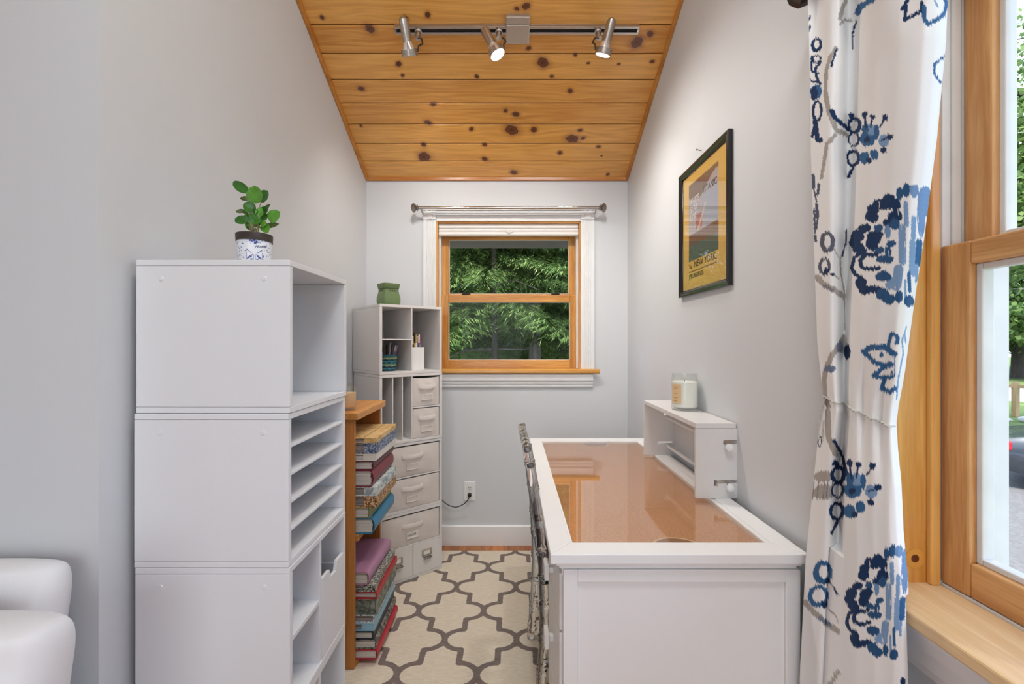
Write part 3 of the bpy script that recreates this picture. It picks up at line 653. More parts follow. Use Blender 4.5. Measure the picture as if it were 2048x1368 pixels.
card = mat('card_white', C(235, 232, 226), .7)
wx0, wx1 = PT + .003, S - PT - .004
fabric_bin('wide pale fabric drawer lettered PUNCHES above two small white drawers', 0, wx0, wx1, h + .006, S - PT - .006, .062, .034, text='PUNCHES')
fabric_bin('wide pale fabric drawer in the lower half of its cube, above the PUNCHES cube', 1, wx0, wx1, PT + .002, h - .008, .062, .034)
fabric_bin('wide pale fabric drawer in the upper half of its cube, below the divider slots', 1, wx0, wx1, h + .006, S - PT - .006, .062, .034)
fabric_bin('small square fabric bin in the lower cell beside the upright dividers', 2, h + .007, S - PT - .004, PT + .002, h - .008, .050, .034)
fabric_bin('small square fabric bin in the upper cell, under the white pen cup', 2, h + .007, S - PT - .004, h + .006, S - PT - .008, .050, .034, droop=.004)
# pens in a white cup and in a woven pot
def pen(base, tip, colr, cap, label, group, r=.0042):
    base, tip = Vector(base), Vector(tip); o = thing('pen', label, 'pen', base, 0, group)
    d = tip - base; L = d.length; d.normalize()
    q = MB(); q.lathe([(0, 0), (r, .001), (r, L * .72), (r * .9, L * .73), (0, L * .73)], base, d, 10); q.build('barrel', mat('pen_' + colr[0], C(*colr[1]), .3), o, smooth=True)
    q = MB(); q.lathe([(0, L * .73), (r * 1.12, L * .73), (r * 1.1, L * .97), (r * .6, L), (0, L)], base, d, 10); q.build('cap', mat('pen_' + cap[0], C(*cap[1]), .3), o, smooth=True)
PC = dict(gold=(206, 160, 52), navy=(34, 44, 84), black=(28, 28, 32), white=(230, 228, 226), magenta=(190, 50, 120), purple=(120, 70, 140), green=(90, 130, 80), silver=(170, 170, 175), lilac=(170, 140, 180), teal=(40, 110, 120))
def cc(n_): return (n_, PC[n_])
z3 = 3 * S + PT + .001
cup = thing('pen_cup', 'white rectangular pen cup in the tall cell of the corner tower', 'pen cup', T2(0, 0, z3), A2); OFF[cup] = Vector((0, 0, 0))
CUPW = mat('cup_white', C(238, 237, 236), .4, bump=.1, bscale=90, stretch=(1, 1, .1))
u0, u1, v0, v1, ch = .194, .276, .045, .115, .124
q = MB(); e = .003; q.box(u0, u1, v0, v0 + e, .0102, ch); q.box(u0, u1, v1 - e, v1, .0102, ch); q.box(u0, u0 + e, v0 + e, v1 - e, .0102, ch); q.box(u1 - e, u1, v0 + e, v1 - e, .0102, ch); q.box(u0 + e, u1 - e, v0 + e, v1 - e, .0102, .014); q.build('cup_body', CUPW, cup, bev=.001)
q = MB(); pl = [(u0 - .004 + (u1 - u0 + .012) * (.5 + .5 * math.copysign(abs(math.cos(a)) ** .45, math.cos(a))), v0 - .006 + (v1 - v0 + .012) * (.5 + .5 * math.copysign(abs(math.sin(a)) ** .45, math.sin(a)))) for a in np.linspace(0, 2 * math.pi, 33)[:-1]]
q.prism(pl, 'z', 0, .010); q.build('base_tray', CUPW, cup)
pcs = ['magenta', 'navy', 'gold', 'white', 'purple', 'silver', 'navy', 'gold', 'green', 'lilac', 'black', 'white']
for k in range(12):
    a, bq = (k % 6 + .5) / 6, (k // 6 + .5) / 2
    bx_, by_ = u0 + .008 + (u1 - u0 - .016) * a, v0 + .012 + (v1 - v0 - .024) * bq
    cpk = ['navy', 'white', 'black', 'gold', 'white', 'magenta', 'navy', 'gold', 'white', 'black', 'black', 'white'][k]
    L = random.uniform(.168, .198) + (.012 if pcs[k] == 'gold' else 0)
    pen(T2(bx_, by_, z3 + .015), T2(bx_ + random.uniform(-.006, .006), by_ + random.uniform(-.004, .01), z3 + .015 + L), cc(pcs[k]), cc(cpk), '%s pen with a %s cap standing in the white pen cup' % (pcs[k], cpk), 'pens in the white cup')
pot = thing('woven_pot', 'round teal woven basket pot holding pens in the corner tower', 'basket', T2(.083, .085, z3), 0)
WV = [mat('weave_%d' % k, C(*c_), .7) for k, c_ in enumerate(((38, 92, 104), (70, 128, 138), (26, 62, 78), (150, 150, 110), (90, 140, 120)))]
cpt = T2(.083, .085, z3)
q = MB(); q.lathe([(0, .001), (.034, .001), (.041, .04), (.044, .085), (.041, .085), (.038, .04), (.030, .006), (0, .006)], cpt, (0, 0, 1), 24); q.build('pot_wall', WV[2], pot, smooth=True)
for k in range(11):                                                       # coiled strands
    zz = .006 + k * .0075; rr = .036 + .0085 * min(1, zz / .07)
    q = MB(); q.tube([(cpt.x + (rr + .002 * math.sin(a * 9 + k)) * math.cos(a), cpt.y + (rr + .002 * math.sin(a * 9 + k)) * math.sin(a), cpt.z + zz + .0022 * math.sin(a * 9 + k * 2)) for a in np.linspace(0, 2 * math.pi, 49)], .0044, 6); q.build('woven_strand', WV[k % 5], pot, smooth=True)
for k, (cl_, dx_, dy_, L) in enumerate((('navy', -.045, .0, .118), ('gold', -.03, .012, .112), ('black', .01, .02, .125), ('black', .035, .01, .135), ('lilac', .07, .0, .125), ('white', .045, .03, .138), ('purple', .075, .015, .118))):
    bpt = T2(.083 + dx_ * .22 - .004, .085 + (k % 3 - 1) * .012, z3 + .010)
    pen(bpt, bpt + ex2 * dx_ * .5 + ey2 * dy_ * .6 + Vector((0, 0, L)), cc(cl_), cc(('black', 'gold', 'black', 'navy', 'white', 'white', 'lilac')[k]), '%s pen leaning in the teal woven pot, with a %s cap' % (cl_, ('black', 'gold', 'black', 'navy', 'white', 'white', 'lilac')[k]), 'pens in the woven pot', .0046)
# green wax warmer
gw = thing('wax_warmer', 'square green ceramic wax warmer on top of the corner tower', 'wax warmer', T2(.095, .105, 4 * S), A2 + R(4)); OFF[gw] = Vector((0, 0, 0))
GREEN = mat('sage_ceramic', C(108, 130, 86), .32, var=.04)
def rsq(w, z_, n_=32, p=.38):
    return [(w * math.copysign(abs(math.cos(a)) ** p, math.cos(a)), w * math.copysign(abs(math.sin(a)) ** p, math.sin(a)), z_) for a in [2 * math.pi * k / n_ for k in range(n_)]]
q = MB(); q.rings([rsq(w, z_) for w, z_ in ((.046, .0), (.049, .004), (.052, .025), (.051, .045), (.046, .065), (.0435, .078), (.044, .086), (.042, .0875))]); q.build('body', GREEN, gw, smooth=True, ang=50)
q = MB(); q.rings([rsq(w, z_) for w, z_ in ((.043, .0885), (.0455, .090), (.050, .113), (.050, .116), (.046, .116), (.040, .103), (.002, .101))]); q.build('dish', GREEN, gw, smooth=True, ang=50)
for f in range(4):
    for k in (-1, 0, 1):
        a = f * math.pi / 2; dv = Vector((math.sin(a), -math.cos(a), 0)); sv = Vector((math.cos(a), math.sin(a), 0))
        q = MB(); q.lathe([(0, 0), (.0038, 0), (.0036, .0012), (0, .0008)], dv * .0432 + sv * (.013 * k) + Vector((0, 0, .0765)), dv, 12); q.build('vent_hole', DARK, gw)

# ------------------------------------------------------------------ pine shelf with two piles of albums
sx0, sx1, sy0, sy1 = -.888, -.604, 1.742, 2.098
shf = thing('wooden_shelf', 'low pine bookshelf with albums between the two white towers', 'bookshelf', (sx0, sy0, RZ))
for ya in (sy0, sy1 - .018):
    q = MB(); q.box(sx0, sx1, ya, ya + .018, RZ, .962); q.build('side_panel', SHELFZ, shf, bev=.002)
q = MB(); q.box(sx0, sx1 + .018, sy0 - .012, sy1 + .014, .9625, .989); q.build('top_board', SHELFW, shf, bev=.002)
q = MB(); q.box(sx0, sx1 + .010, sy0 + .0185, sy1 - .0185, .488, .5135); q.build('shelf_board', SHELFW, shf, bev=.002)
q = MB(); q.box(sx0, sx1 + .004, sy0 + .0185, sy1 - .0185, RZ + .0005, .0265); q.build('shelf_board', SHELFW, shf, bev=.002)
q = MB(); q.box(sx0, sx0 + .008, sy0 + .0185, sy1 - .0185, .027, .487); q.box(sx0, sx0 + .008, sy0 + .0185, sy1 - .0185, .514, .962); q.build('back_board', SHELFZ, shf)
def album(label, xf, z0_, z1_, cover, pages, yaw=0.0, spine='round', L=.304, Dp=.285, y0=1.768):
    cx, cy = xf - Dp / 2, y0 + L / 2
    o = thing('album', label, 'album', (cx, cy, z0_), R(yaw * .6), 'scrapbook albums piled on the pine shelf'); OFF[o] = Vector((0, 0, 0))
    H = z1_ - z0_ - .0006; t_ = min(.0035, H * .17); x1_ = Dp / 2; x0_ = -Dp / 2
    q = MB()
    if spine == 'round':
        ro = H / 2; out = [(x0_, 0)] ; n_ = 9; bl = min(ro * .55, .018)
        arc = [(x1_ - bl + bl * math.cos(a), ro + ro * math.sin(a)) for a in np.linspace(-math.pi / 2, math.pi / 2, n_)]
        inn = [(x1_ - bl + (bl - t_) * math.cos(a), ro + (ro - t_) * math.sin(a)) for a in np.linspace(math.pi / 2, -math.pi / 2, n_)]
        q.prism([(x0_, 0)] + arc + [(x0_, H), (x0_, H - t_)] + inn + [(x0_, t_)], 'y', -L / 2, L / 2)
    else:
        q.prism([(x0_, 0), (x1_, 0), (x1_, H), (x0_, H), (x0_, H - t_), (x1_ - t_, H - t_), (x1_ - t_, t_), (x0_, t_)], 'y', -L / 2, L / 2)
    q.build('cover', cover, o, bev=.0006 if spine != 'round' else 0, smooth=spine == 'round', ang=40)
    q = MB(); ph = H - 2 * t_ - .0008; nl = max(2, int(ph / .0045)); xr = x1_ - (.5 * min(H / 2 * .55, .018) if spine == 'round' else t_) - .002
    for k in range(nl):
        za = t_ + .0004 + ph * k / nl; q.box(x0_ + .004, xr - random.uniform(.0, .004), -L / 2 + .004 + random.uniform(0, .004), L / 2 - .004 - random.uniform(0, .004), za, za + ph / nl * .86)
    q.build('pages', pages, o)
    if spine == 'post':
        q = MB(); q.box(x1_ - .050, x1_ - .004, -L / 2 + .002, L / 2 - .002, t_ + .0004, H - t_ - .0004); q.build('binding', cover, o)
        q = MB(); q.box(x1_ - .052, x1_ - .050, -L / 2, L / 2, H - .0002, H + .0003); q.build('hinge_crease', DARK, o)
    return o
PG = mat('album_pages', C(214, 208, 200), .8, var=.14, scale=40, stretch=(.2, .2, 14))
PGD = mat('album_pages_mixed', C(150, 142, 138), .8, var=.35, scale=30, stretch=(.3, .3, 12))
def printed(name, c1, c2, c3, sc=90, thr=.5, rough=.55):
    if name in MATS: return MATS[name]
    m, n, l, b = base_mat(name); b.inputs['Roughness'].default_value = rough
    t = n.new('ShaderNodeTexCoord'); z = n.new('ShaderNodeTexNoise'); z.inputs['Scale'].default_value = sc; z.inputs['Detail'].default_value = 2; z.inputs['Distortion'].default_value = 1.2
    l.new(t.outputs['Object'], z.inputs['Vector']); r = n.new('ShaderNodeValToRGB'); e = r.color_ramp.elements; r.color_ramp.interpolation = 'EASE'
    e[0].position = thr - .07; e[0].color = (*c1, 1); e[1].position = thr; e[1].color = (*c2, 1); q = e.new(thr + .1); q.color = (*c3, 1)
    l.new(z.outputs['Fac'], r.inputs['Fac']); l.new(r.outputs['Color'], b.inputs['Base Color']); MATS[name] = m; return m
M_TAN = printed('album_tan', C(196, 156, 96), C(214, 178, 120), C(222, 190, 136), 22)
M_DEN = printed('album_denim', C(60, 74, 104), C(112, 128, 154), C(170, 180, 194), 110)
M_CRM = mat('album_cream', C(220, 214, 204), .5)
M_MAR2 = mat('album_dark_maroon', C(92, 20, 36), .38, bump=.15, bscale=500)
M_MAR = mat('album_maroon', C(128, 36, 50), .38, bump=.15, bscale=500)
M_PAL = printed('album_pale_blue', C(150, 164, 168), C(196, 204, 202), C(222, 226, 222), 40)
M_ORN = printed('album_sepia', C(92, 62, 40), C(190, 140, 88), C(220, 186, 140), 120)
M_GRN = mat('album_olive', C(138, 142, 92), .45)
M_BLU = mat('album_blue', C(34, 124, 164), .35, bump=.12, bscale=500)
M_MAU = mat('album_mauve', C(176, 128, 156), .42, bump=.12, bscale=500)
M_NEW = printed('album_newsprint', C(40, 40, 44), C(150, 150, 140), C(206, 204, 190), 150)
M_RED = mat('album_red', C(176, 30, 40), .38)
M_GRY = printed('album_grey_marble', C(96, 104, 96), C(128, 134, 122), C(150, 154, 140), 30)
M_DOT = printed('album_dotted', C(60, 66, 76), C(190, 206, 214), C(226, 232, 234), 140, .46)
M_LBL = mat('album_light_blue', C(150, 196, 218), .45)
M_NAV = mat('album_navy', C(26, 32, 48), .4)
M_BRN = printed('album_brown_silver', C(62, 56, 52), C(112, 106, 98), C(150, 146, 138), 70)
M_CRI = mat('album_crimson', C(184, 26, 50), .35)
Zt = lambda y: EYE - (y - 684) * 1.7645 / F
top = [('tan floral album on top of the upper pile', 871, 881.5, -.527, M_TAN, PGD, 'post', .5), ('denim-blue patterned album below the tan album', 881.5, 903, -.527, M_DEN, PGD, 'post', 0),
       ('cream album with creased spine above two maroon binders', 903, 917.5, -.528, M_CRM, PG, 'post', -.6), ('thinner dark maroon binder above the thick maroon one', 917.5, 936, -.538, M_MAR2, PG, 'round', 0),
       ('thick maroon binder in the middle of the upper pile', 936, 969.5, -.538, M_MAR, PG, 'round', .4), ('pale grey-blue album below the maroon binders', 969.5, 988, -.526, M_PAL, PGD, 'post', 0),
       ('sepia printed album above the olive binder', 988, 1011, -.527, M_ORN, PGD, 'post', .5), ('thin olive green binder lying on the blue binder', 1011, 1032, -.552, M_GRN, PG, 'flat', -.5),
       ('bright blue binder at the bottom of the upper pile', 1032, 1064.0, -.534, M_BLU, PG, 'round', .8)]
zprev = .5137
for lab, ya, yb, xf, mt_, pg_, sp, yw in reversed(top):
    hgt = (yb - ya) * 1.7645 / F; album(lab, xf, zprev, zprev + hgt, mt_, pg_, yw, sp); zprev += hgt
bot = [('mauve binder on top of the lower pile', 1152, 1178, -.551, M_MAU, PG, 'round', -1.5), ('black and white newsprint patterned album under the mauve binder', 1178, 1193, -.532, M_NEW, PGD, 'post', .8),
       ('thin bright red album above the grey marbled album', 1193, 1207, -.524, M_RED, PG, 'flat', -.8), ('thick grey-green marbled album in the lower pile', 1207, 1239, -.527, M_GRY, M_GRY, 'flat', .6),
       ('white dotted album under the grey marbled one', 1239, 1256, -.538, M_DOT, PGD, 'flat', 0), ('light blue album above the navy binder', 1256, 1272, -.536, M_LBL, PGD, 'post', .4),
       ('navy binder under the light blue album', 1272, 1289, -.538, M_NAV, PG, 'flat', -.4), ('dark brown album with a silvery printed spine', 1289, 1309, -.526, M_BRN, PG, 'round', .8),
       ('crimson binder at the bottom of the lower pile', 1309, 1329.0, -.520, M_CRI, PG, 'round', -.8)]
zprev = .0267
for lab, ya, yb, xf, mt_, pg_, sp, yw in reversed(bot):
    hgt = (yb - ya) * 1.7645 / F * .99; album(lab, xf, zprev, zprev + hgt, mt_, pg_, yw, sp); zprev += hgt

def jar(name, label, c, r, h_, wax, waxh, neck=.8, lab=None):
    o = thing(name, label, 'candle', c)
    q = MB(); t_ = .004
    q.lathe([(0, .0005), (r * .86, .0005), (r * .97, .004), (r, .012), (r, h_ * .86), (r * .97, h_ * .90), (r * neck, h_ * .93), (r * neck, h_ * .965), (r * (neck + .05), h_ * .975), (r * (neck + .05), h_),
             (r * neck - t_ * .8, h_), (r * neck - t_, h_ * .93), (r - t_ * 1.6, h_ * .895), (r - t_, h_ * .85), (r - t_, .014), (r * .8, .008), (0, .008)], c, (0, 0, 1), 40, caps=False)
    q.build('glass_jar', JARG, o, smooth=True, ang=60)
    q = MB(); q.lathe([(0, .0085), (r * .78, .0078), (r - t_ * .35, .0145), (r - t_ * .35, waxh), (r - t_ - .004, waxh - .0015), (0, waxh - .002)], c, (0, 0, 1), 36); q.build('wax', wax, o, smooth=True, ang=50)
    q = MB(); q.tube([c + Vector((0, 0, waxh - .003)), c + Vector((.001, 0, waxh + .008))], .001, 6); q.build('wick', mat('wick', C(90, 84, 78), .9), o)
    return o
jc = P(696, 0, 1.80); jc = Vector((jc.x - .012, 1.82, .9895))
jar('jar_candle', 'glass jar candle of peach wax on the pine shelf', jc, .036, .105, mat('peach_wax', C(226, 186, 140), .5, var=.02), .068, .74)

# ------------------------------------------------------------------ potted plant
pc_ = Vector(((509 - 1024) * 1.25 / F, 1.25, RZ + 4 * S))
pt = thing('potted_plant', 'leafy green plant in a blue and white cat pot on the white cube tower', 'plant', pc_)
nA, nH = 180, 70; ph = .083; pk = .84; PA = .51
A_, H_ = np.meshgrid(np.linspace(0, 2 * math.pi, nA), np.linspace(0, 1, nH), indexing='ij')
rad = (.0475 + .0035 * H_) * pk
px_, py_, pz_ = pc_.x + rad * np.sin(A_), pc_.y - rad * np.cos(A_), pc_.z + ph * H_ + .0006
me = np_mesh('pot', np.stack([px_, py_, pz_], -1).reshape(-1, 3), grid_faces(nA, nH))
paint = np.ones(A_.shape + (3,)) * np.array(C(232, 234, 240))
As = (A_ - PA + math.pi) % (2 * math.pi) - math.pi; uu = As * .049; vv = H_ * .098        # metres around / up, zero facing the camera
B1, B2 = np.array(C(62, 78, 150)), np.array(C(96, 112, 176))
def blot(cx, cy, rx, ry, c_): paint[((uu - cx) / rx) ** 2 + ((vv - cy) / ry) ** 2 < 1] = c_
def strk(pts, w, c_):
    for p_, q_ in zip(pts[:-1], pts[1:]): paint[seg_dist(uu, vv, p_, q_) < w] = c_
rr_ = random.Random(3)
for _ in range(420):
    cx, cy = rr_.uniform(-.155, .155), rr_.uniform(.002, .098)
    if abs(cx) < .026 and cy < .078: continue
    a = rr_.uniform(0, 6.28); L = rr_.uniform(.001, .004); strk([(cx, cy), (cx + L * math.cos(a), cy + L * math.sin(a))], rr_.uniform(.0006, .0013), B1 if rr_.random() < .6 else B2)
for cx, cy in ((-.006, .088), (.0, .092), (.006, .086), (-.012, .090), (.002, .083)): blot(cx, cy, .0035, .0045, B1)
for s in (-1, 1):
    strk([(s * .024, .030), (s * .022, .062), (s * .007, .050)], .0007, B1); strk([(s * .024, .034), (s * .020, .020), (s * .012, .008), (0, .002)], .0006, B2)
    for k in range(5): strk([(s * (.006 + .003 * k), .046 - .002 * k), (s * (.009 + .003 * k), .038 - .002 * k)], .0011, B1)
    blot(s * .0085, .031, .0042, .0024, B1); strk([(s * .004, .016), (s * .020, .014)], .0004, B2); strk([(0, .020), (s * .005, .013)], .0006, B1)
    strk([(s * .003, .046), (s * .002, .030)], .0009, B2)
blot(0, .020, .0030, .0022, B1)
cattr(me, 'paint', paint); o = mesh_obj('pot', me, attr_mat('cat_pot_glaze', .25), pt, smooth=True, ang=180)
q = MB(); rw = .0512
q.lathe([(.0505 * pk, ph), (.0535 * pk, ph - .004), (.0545 * pk, ph + .015), (.053 * pk, ph + .017), (.049 * pk, ph + .016), (.048 * pk, ph + .006), (0, ph + .005)], pc_, (0, 0, 1), 48); q.build('rim', mat('dark_nursery_rim', C(58, 48, 46), .5), pt, smooth=True, ang=40)
q = MB(); q.lathe([(0, .0), (.0385, .0), (.0385, .004), (0, .004)], pc_ + Vector((0, 0, .0004)), (0, 0, 1), 24); q.build('pot_base', mat('pot_base_white', C(232, 234, 240), .3), pt)
nm = text_mesh('lettering', 'Hunter', .0105, mat('pot_lettering', C(50, 60, 110), .5), pt, Matrix.Identity(4), shear=.3)
for v in nm.data.vertices:
    X_, Yy = v.co.x - OFF[pt].x * 0, v.co.y
    v.co = v.co + OFF[pt]
    u_ = v.co.x - .0
    ang = (u_ + .001) / .0425 + PA; zz = v.co.y + .0575 + u_ * .12; r_ = (.0475 + .0035 * zz / ph) * pk + .0004 + v.co.z
    v.co = Vector((r_ * math.sin(ang), -r_ * math.cos(ang), zz))
LEAF = mat('leaf_green', C(58, 112, 38), .32, var=.28, scale=60, spec=.5)
LEAF2 = mat('leaf_bright', C(92, 150, 52), .32, var=.2, scale=60)
LEAF3 = mat('leaf_dull', C(88, 104, 54), .5, var=.2, scale=60)
STEM = mat('plant_stem', C(150, 150, 90), .5)
LV = [((395,300),(190,170),110,0,1.22),((515,455),(480,215),200,1,1.20),((560,440),(665,290),150,0,1.23),((490,540),(318,480),130,0,1.22),((405,400),(272,395),60,2,1.26),((680,700),(830,575),150,1,1.22),
      ((400,670),(208,700),95,0,1.21),((640,770),(818,738),60,2,1.24),((530,640),(420,730),130,0,1.21),((560,600),(672,515),90,0,1.26),((540,640),(560,510),90,1,1.21),((420,760),(345,775),110,0,1.24),
      ((600,740),(665,865),110,1,1.24),((380,590),(262,540),45,2,1.25),((450,600),(530,560),90,0,1.22),((620,690),(575,600),100,0,1.25),((600,560),(700,470),45,2,1.27),((330,560),(214,575),45,2,1.25),
      ((520,700),(600,640),120,0,1.27),((470,690),(400,600),110,0,1.27),((540,760),(470,690),100,0,1.26),((400,640),(330,620),70,1,1.26),((650,640),(700,590),50,2,1.27),((560,760),(640,720),90,1,1.22)]
def leafpx(p_, Y): return P(440 + p_[0] / 6.84, 340 + p_[1] / 6.84, Y)
for k, (ba, ti, w_, ci, Yl) in enumerate(LV):
    rl = random.Random(k); b0 = leafpx(ba, 1.25 + .5 * (Yl - 1.24)); t0 = leafpx(ti, 1.25 + (Yl - 1.25) * .4 + rl.uniform(-.008, .008)); d = t0 - b0; L = d.length
    wd = w_ / 6.84 * 1.25 / F / 2; sd = d.cross(Vector((0, 1, 0))).normalized(); sd = (sd + Vector((0, rl.uniform(-.25, .25), 0))).normalized(); nn = d.cross(sd).normalized()
    vs = []; ns = 9
    for i in range(ns):
        t_ = i / (ns - 1); wdt = wd * 1.22 * (math.sin(math.pi * min(1, t_ ** .85 * .97 + .03)) ** .58); cu = nn * (math.sin(t_ * 2.2) * L * .10)
        c_ = b0 + d * t_ + cu
        for j in (-1, -.5, 0, .5, 1): vs.append(c_ + sd * wdt * j + nn * (abs(j) * wdt * .22 + .0008 * math.sin(t_ * 30) * abs(j)))
    fs = [(i*5+j, i*5+j+1, (i+1)*5+j+1, (i+1)*5+j) for i in range(ns-1) for j in range(4)]
    q = MB(); q.add(vs, fs); q.build('leaf', (LEAF, LEAF2, LEAF3)[ci], pt, smooth=True, ang=180)
    foot = pc_ + Vector((rl.uniform(-.012, .014), rl.uniform(-.01, .01), ph + .005)); mp_ = (foot + b0) / 2 + Vector((rl.uniform(-.006, .006), 0, .006))
    if k % 2 == 0: q = MB(); q.tube([foot, mp_, b0], .0013, 6); q.build('stem', STEM, pt, smooth=True)

# ------------------------------------------------------------------ desk with a glazed cork top
dx0, dx1, dy0, dy1, dz = .0905, .700, 1.0706, 2.370, .76
desk = thing('desk', 'white wooden desk with a glazed cork top along the wall', 'desk', ((dx0 + dx1) / 2, (dy0 + dy1) / 2, RZ))
rw_ = .056
def mitre(poly, nm):
    q = MB(); q.prism(poly, 'z', dz - .024, dz); q.build(nm, DESKW, desk, bev=.0025)
ix0, ix1, iy0, iy1 = dx0 + rw_, dx1 - rw_ + .004, dy0 + .067, dy1 - .05
g = .0003
mitre([(dx0, dy0), (dx1, dy0), (ix1, iy0 - g), (ix0, iy0 - g)], 'top_rail'); mitre([(dx0, dy1), (ix0, iy1 + g), (ix1, iy1 + g), (dx1, dy1)], 'top_rail')
mitre([(dx0, dy0 + g), (ix0 - g, iy0), (ix0 - g, iy1), (dx0, dy1 - g)], 'top_rail'); mitre([(dx1, dy0 + g), (dx1, dy1 - g), (ix1 + g, iy1), (ix1 + g, iy0)], 'top_rail')
q = MB(); e = .006
q.box(ix0, ix0 + e, iy0, iy1, dz - .018, dz - .004); q.box(ix1 - e - .008, ix1, iy0, iy1, dz - .018, dz - .002); q.box(ix0 + e, ix1 - e - .008, iy0, iy0 + .003, dz - .018, dz - .004); q.box(ix0 + e, ix1 - e - .008, iy1 - e, iy1, dz - .018, dz - .004); q.build('inner_bead', DESKW, desk, bev=.0015)
CORK = printed('cork', C(196, 140, 92), C(208, 152, 104), C(218, 166, 118), 260, .5, .9)
q = MB(); q.box(ix0, ix1, iy0, iy1, dz - .024, dz - .018); q.build('cork_panel', CORK, desk)
q = MB(); q.box(ix0 + .006, ix1 - .014, iy0 + .003, iy1 - .006, dz - .010, dz - .007); q.build('glass_top', pane_mat('desk_glass', (1, .99, .97), 4.2), desk)
cxk = P(1354, 1084, iy0 + .02).x
for yk, sg in ((iy0 + .003, 1), (iy1 - .006, -1)):                                   # finger cut-outs in the cork
    q = MB(); arc = [(cxk + (.062) * math.cos(a), yk + sg * .058 * math.sin(a)) for a in np.linspace(0, math.pi, 17)]; q.prism(arc, 'z', dz - .0185, dz - .0172); q.build('finger_notch', mat('notch_wood', C(150, 100, 60), .6), desk)
    q = MB(); ao = [(cxk + .068 * math.cos(a), yk + sg * .064 * math.sin(a)) for a in np.linspace(0, math.pi, 17)]; q.prism(ao + [(x_, y_) for x_, y_ in reversed(arc)], 'z', dz - .0185, dz - .0168); q.build('notch_rim', mat('notch_rim', C(232, 206, 168), .6), desk)
q = MB()
for i_, (z0_, z1_) in ((.010, (dz - .033, dz - .0242)), (.018, (dz - .043, dz - .033))): q.box(dx0 + i_ + .004, dx1 - i_, dy0 + i_, dy1 - i_, z0_, z1_)
q.build('moulding', DESKW, desk, bev=.003)
q = MB(); q.box(dx0 + .03, dx1 - .02, dy0 + .025, dy1 - .025, dz - .062, dz - .0432); q.build('apron_board', DESKW, desk)
bz1 = dz - .0435
def pedestal(y0_, y1_, end):
    bxl, bxr = dx0 + .032, dx1 - .012
    q = MB(); q.box(bxl + .003, bxr - .003, y0_ + .012, y1_ - .001, RZ + .05, bz1 - .019); q.build('pedestal', DESKW, desk)
    ye = y0_ if end < 0 else y1_ - .012
    st = .034
    for xa, xb in ((bxl, bxl + st), (bxr - st, bxr)): q = MB(); q.box(xa, xb, ye, ye + .0118, RZ, bz1); q.build('end_stile', DESKW, desk, bev=.0015)
    q = MB(); q.box(bxl + st, bxr - st, ye + .0008, ye + .0118, bz1 - .030, bz1); q.build('end_rail', DESKW, desk, bev=.0015)
    q = MB(); q.box(bxl + st, bxr - st, ye + .0008, ye + .0118, RZ, RZ + .08); q.build('end_rail', DESKW, desk, bev=.0015)
    if end < 0: q = MB(); q.box(bxl + st + .0005, bxr - st - .0005, ye + .0075, ye + .0119, RZ + .0805, bz1 - .0305); q.build('end_panel', DESKW, desk)
    q = MB(); q.box(bxl, bxl + .012, y0_ + .012, y0_ + .032, RZ, bz1 - .02); q.box(bxl, bxl + .012, y1_ - .02, y1_ - .001, RZ, bz1 - .02); q.build('face_frame', DESKW, desk)
    hts = [(bz1 - .165, bz1 - .025), (bz1 - .40, bz1 - .172), (RZ + .07, bz1 - .408)]
    for za, zb2 in hts:
        q = MB(); q.box(bxl - .006, bxl + .0025, y0_ + .034, y1_ - .022, za, zb2); dwr = q.build('drawer', DESKW, desk, bev=.002)
        ym, zmid = (y0_ + y1_) / 2, (za + zb2) / 2
        q = MB(); q.box(bxl - .020, bxl - .006, ym - .008, ym + .008, zmid - .008, zmid + .008); q.box(bxl - .032, bxl - .020, ym - .022, ym + .022, zmid - .022, zmid + .022); q.build('square_knob', DESKW, dwr, bev=.002)
pedestal(dy0 + .014, 1.475, -1); pedestal(1.985, dy1 - .014, 1)
q = MB(); q.box(dx1 - .03, dx1 - .014, 1.476, 1.984, RZ + .12, bz1 - .02); q.build('modesty_panel', DESKW, desk)

# ------------------------------------------------------------------ little rail shelf on the desk
hx0, hx1, hy0, hy1, hz1 = .588, .7155, 1.4537, 2.032, 1.000
hz0 = dz + .0006
hut = thing('desk_shelf', 'small grey-white shelf with two rails standing on the desk', 'shelf', ((hx0 + hx1) / 2, (hy0 + hy1) / 2, hz0))
HUT = mat('shelf_laminate', C(222, 220, 219), .42, var=.015)
def Zh(y): return EYE - (y - 684) * hy0 / F
def Xh(x): return (x - 1024) * hy0 / F
n1, n2, e1, e2 = Xh(1446), Xh(1428), Xh(1484.5), hx1
xs0 = e1
out_ = [(hx0, hz0), (xs0, hz0), (xs0, Zh(966)), (Xh(1462), Zh(966)), (Xh(1462), Zh(971)), (Xh(1453), Zh(971)), (Xh(1453), Zh(967)), (Xh(1436), Zh(968)), (Xh(1436), Zh(974)), (n2, Zh(974)), (n2, Zh(960)), (xs0, Zh(960)),
        (xs0, Zh(888)), (Xh(1461), Zh(888)), (Xh(1461), Zh(892)), (Xh(1450), Zh(892)), (n1, Zh(886)), (n1 + .002, Zh(880)), (xs0, Zh(880)), (xs0, hz1 - .0165), (hx0, hz1 - .0165)]
for ya in (hy0, hy1 - .012):
    q = MB(); q.prism(out_, 'y', ya, ya + .012); q.build('side_panel', HUT, hut)
q = MB(); q.box(hx0, hx1, hy0, hy1, hz1 - .016, hz1); q.build('top_panel', HUT, hut, bev=.001)
q = MB(); q.box(xs0 - .004, xs0 + .003, hy0 + .0125, hy1 - .0125, hz0 + .03, hz1 - .0165); q.build('back_panel', HUT, hut)
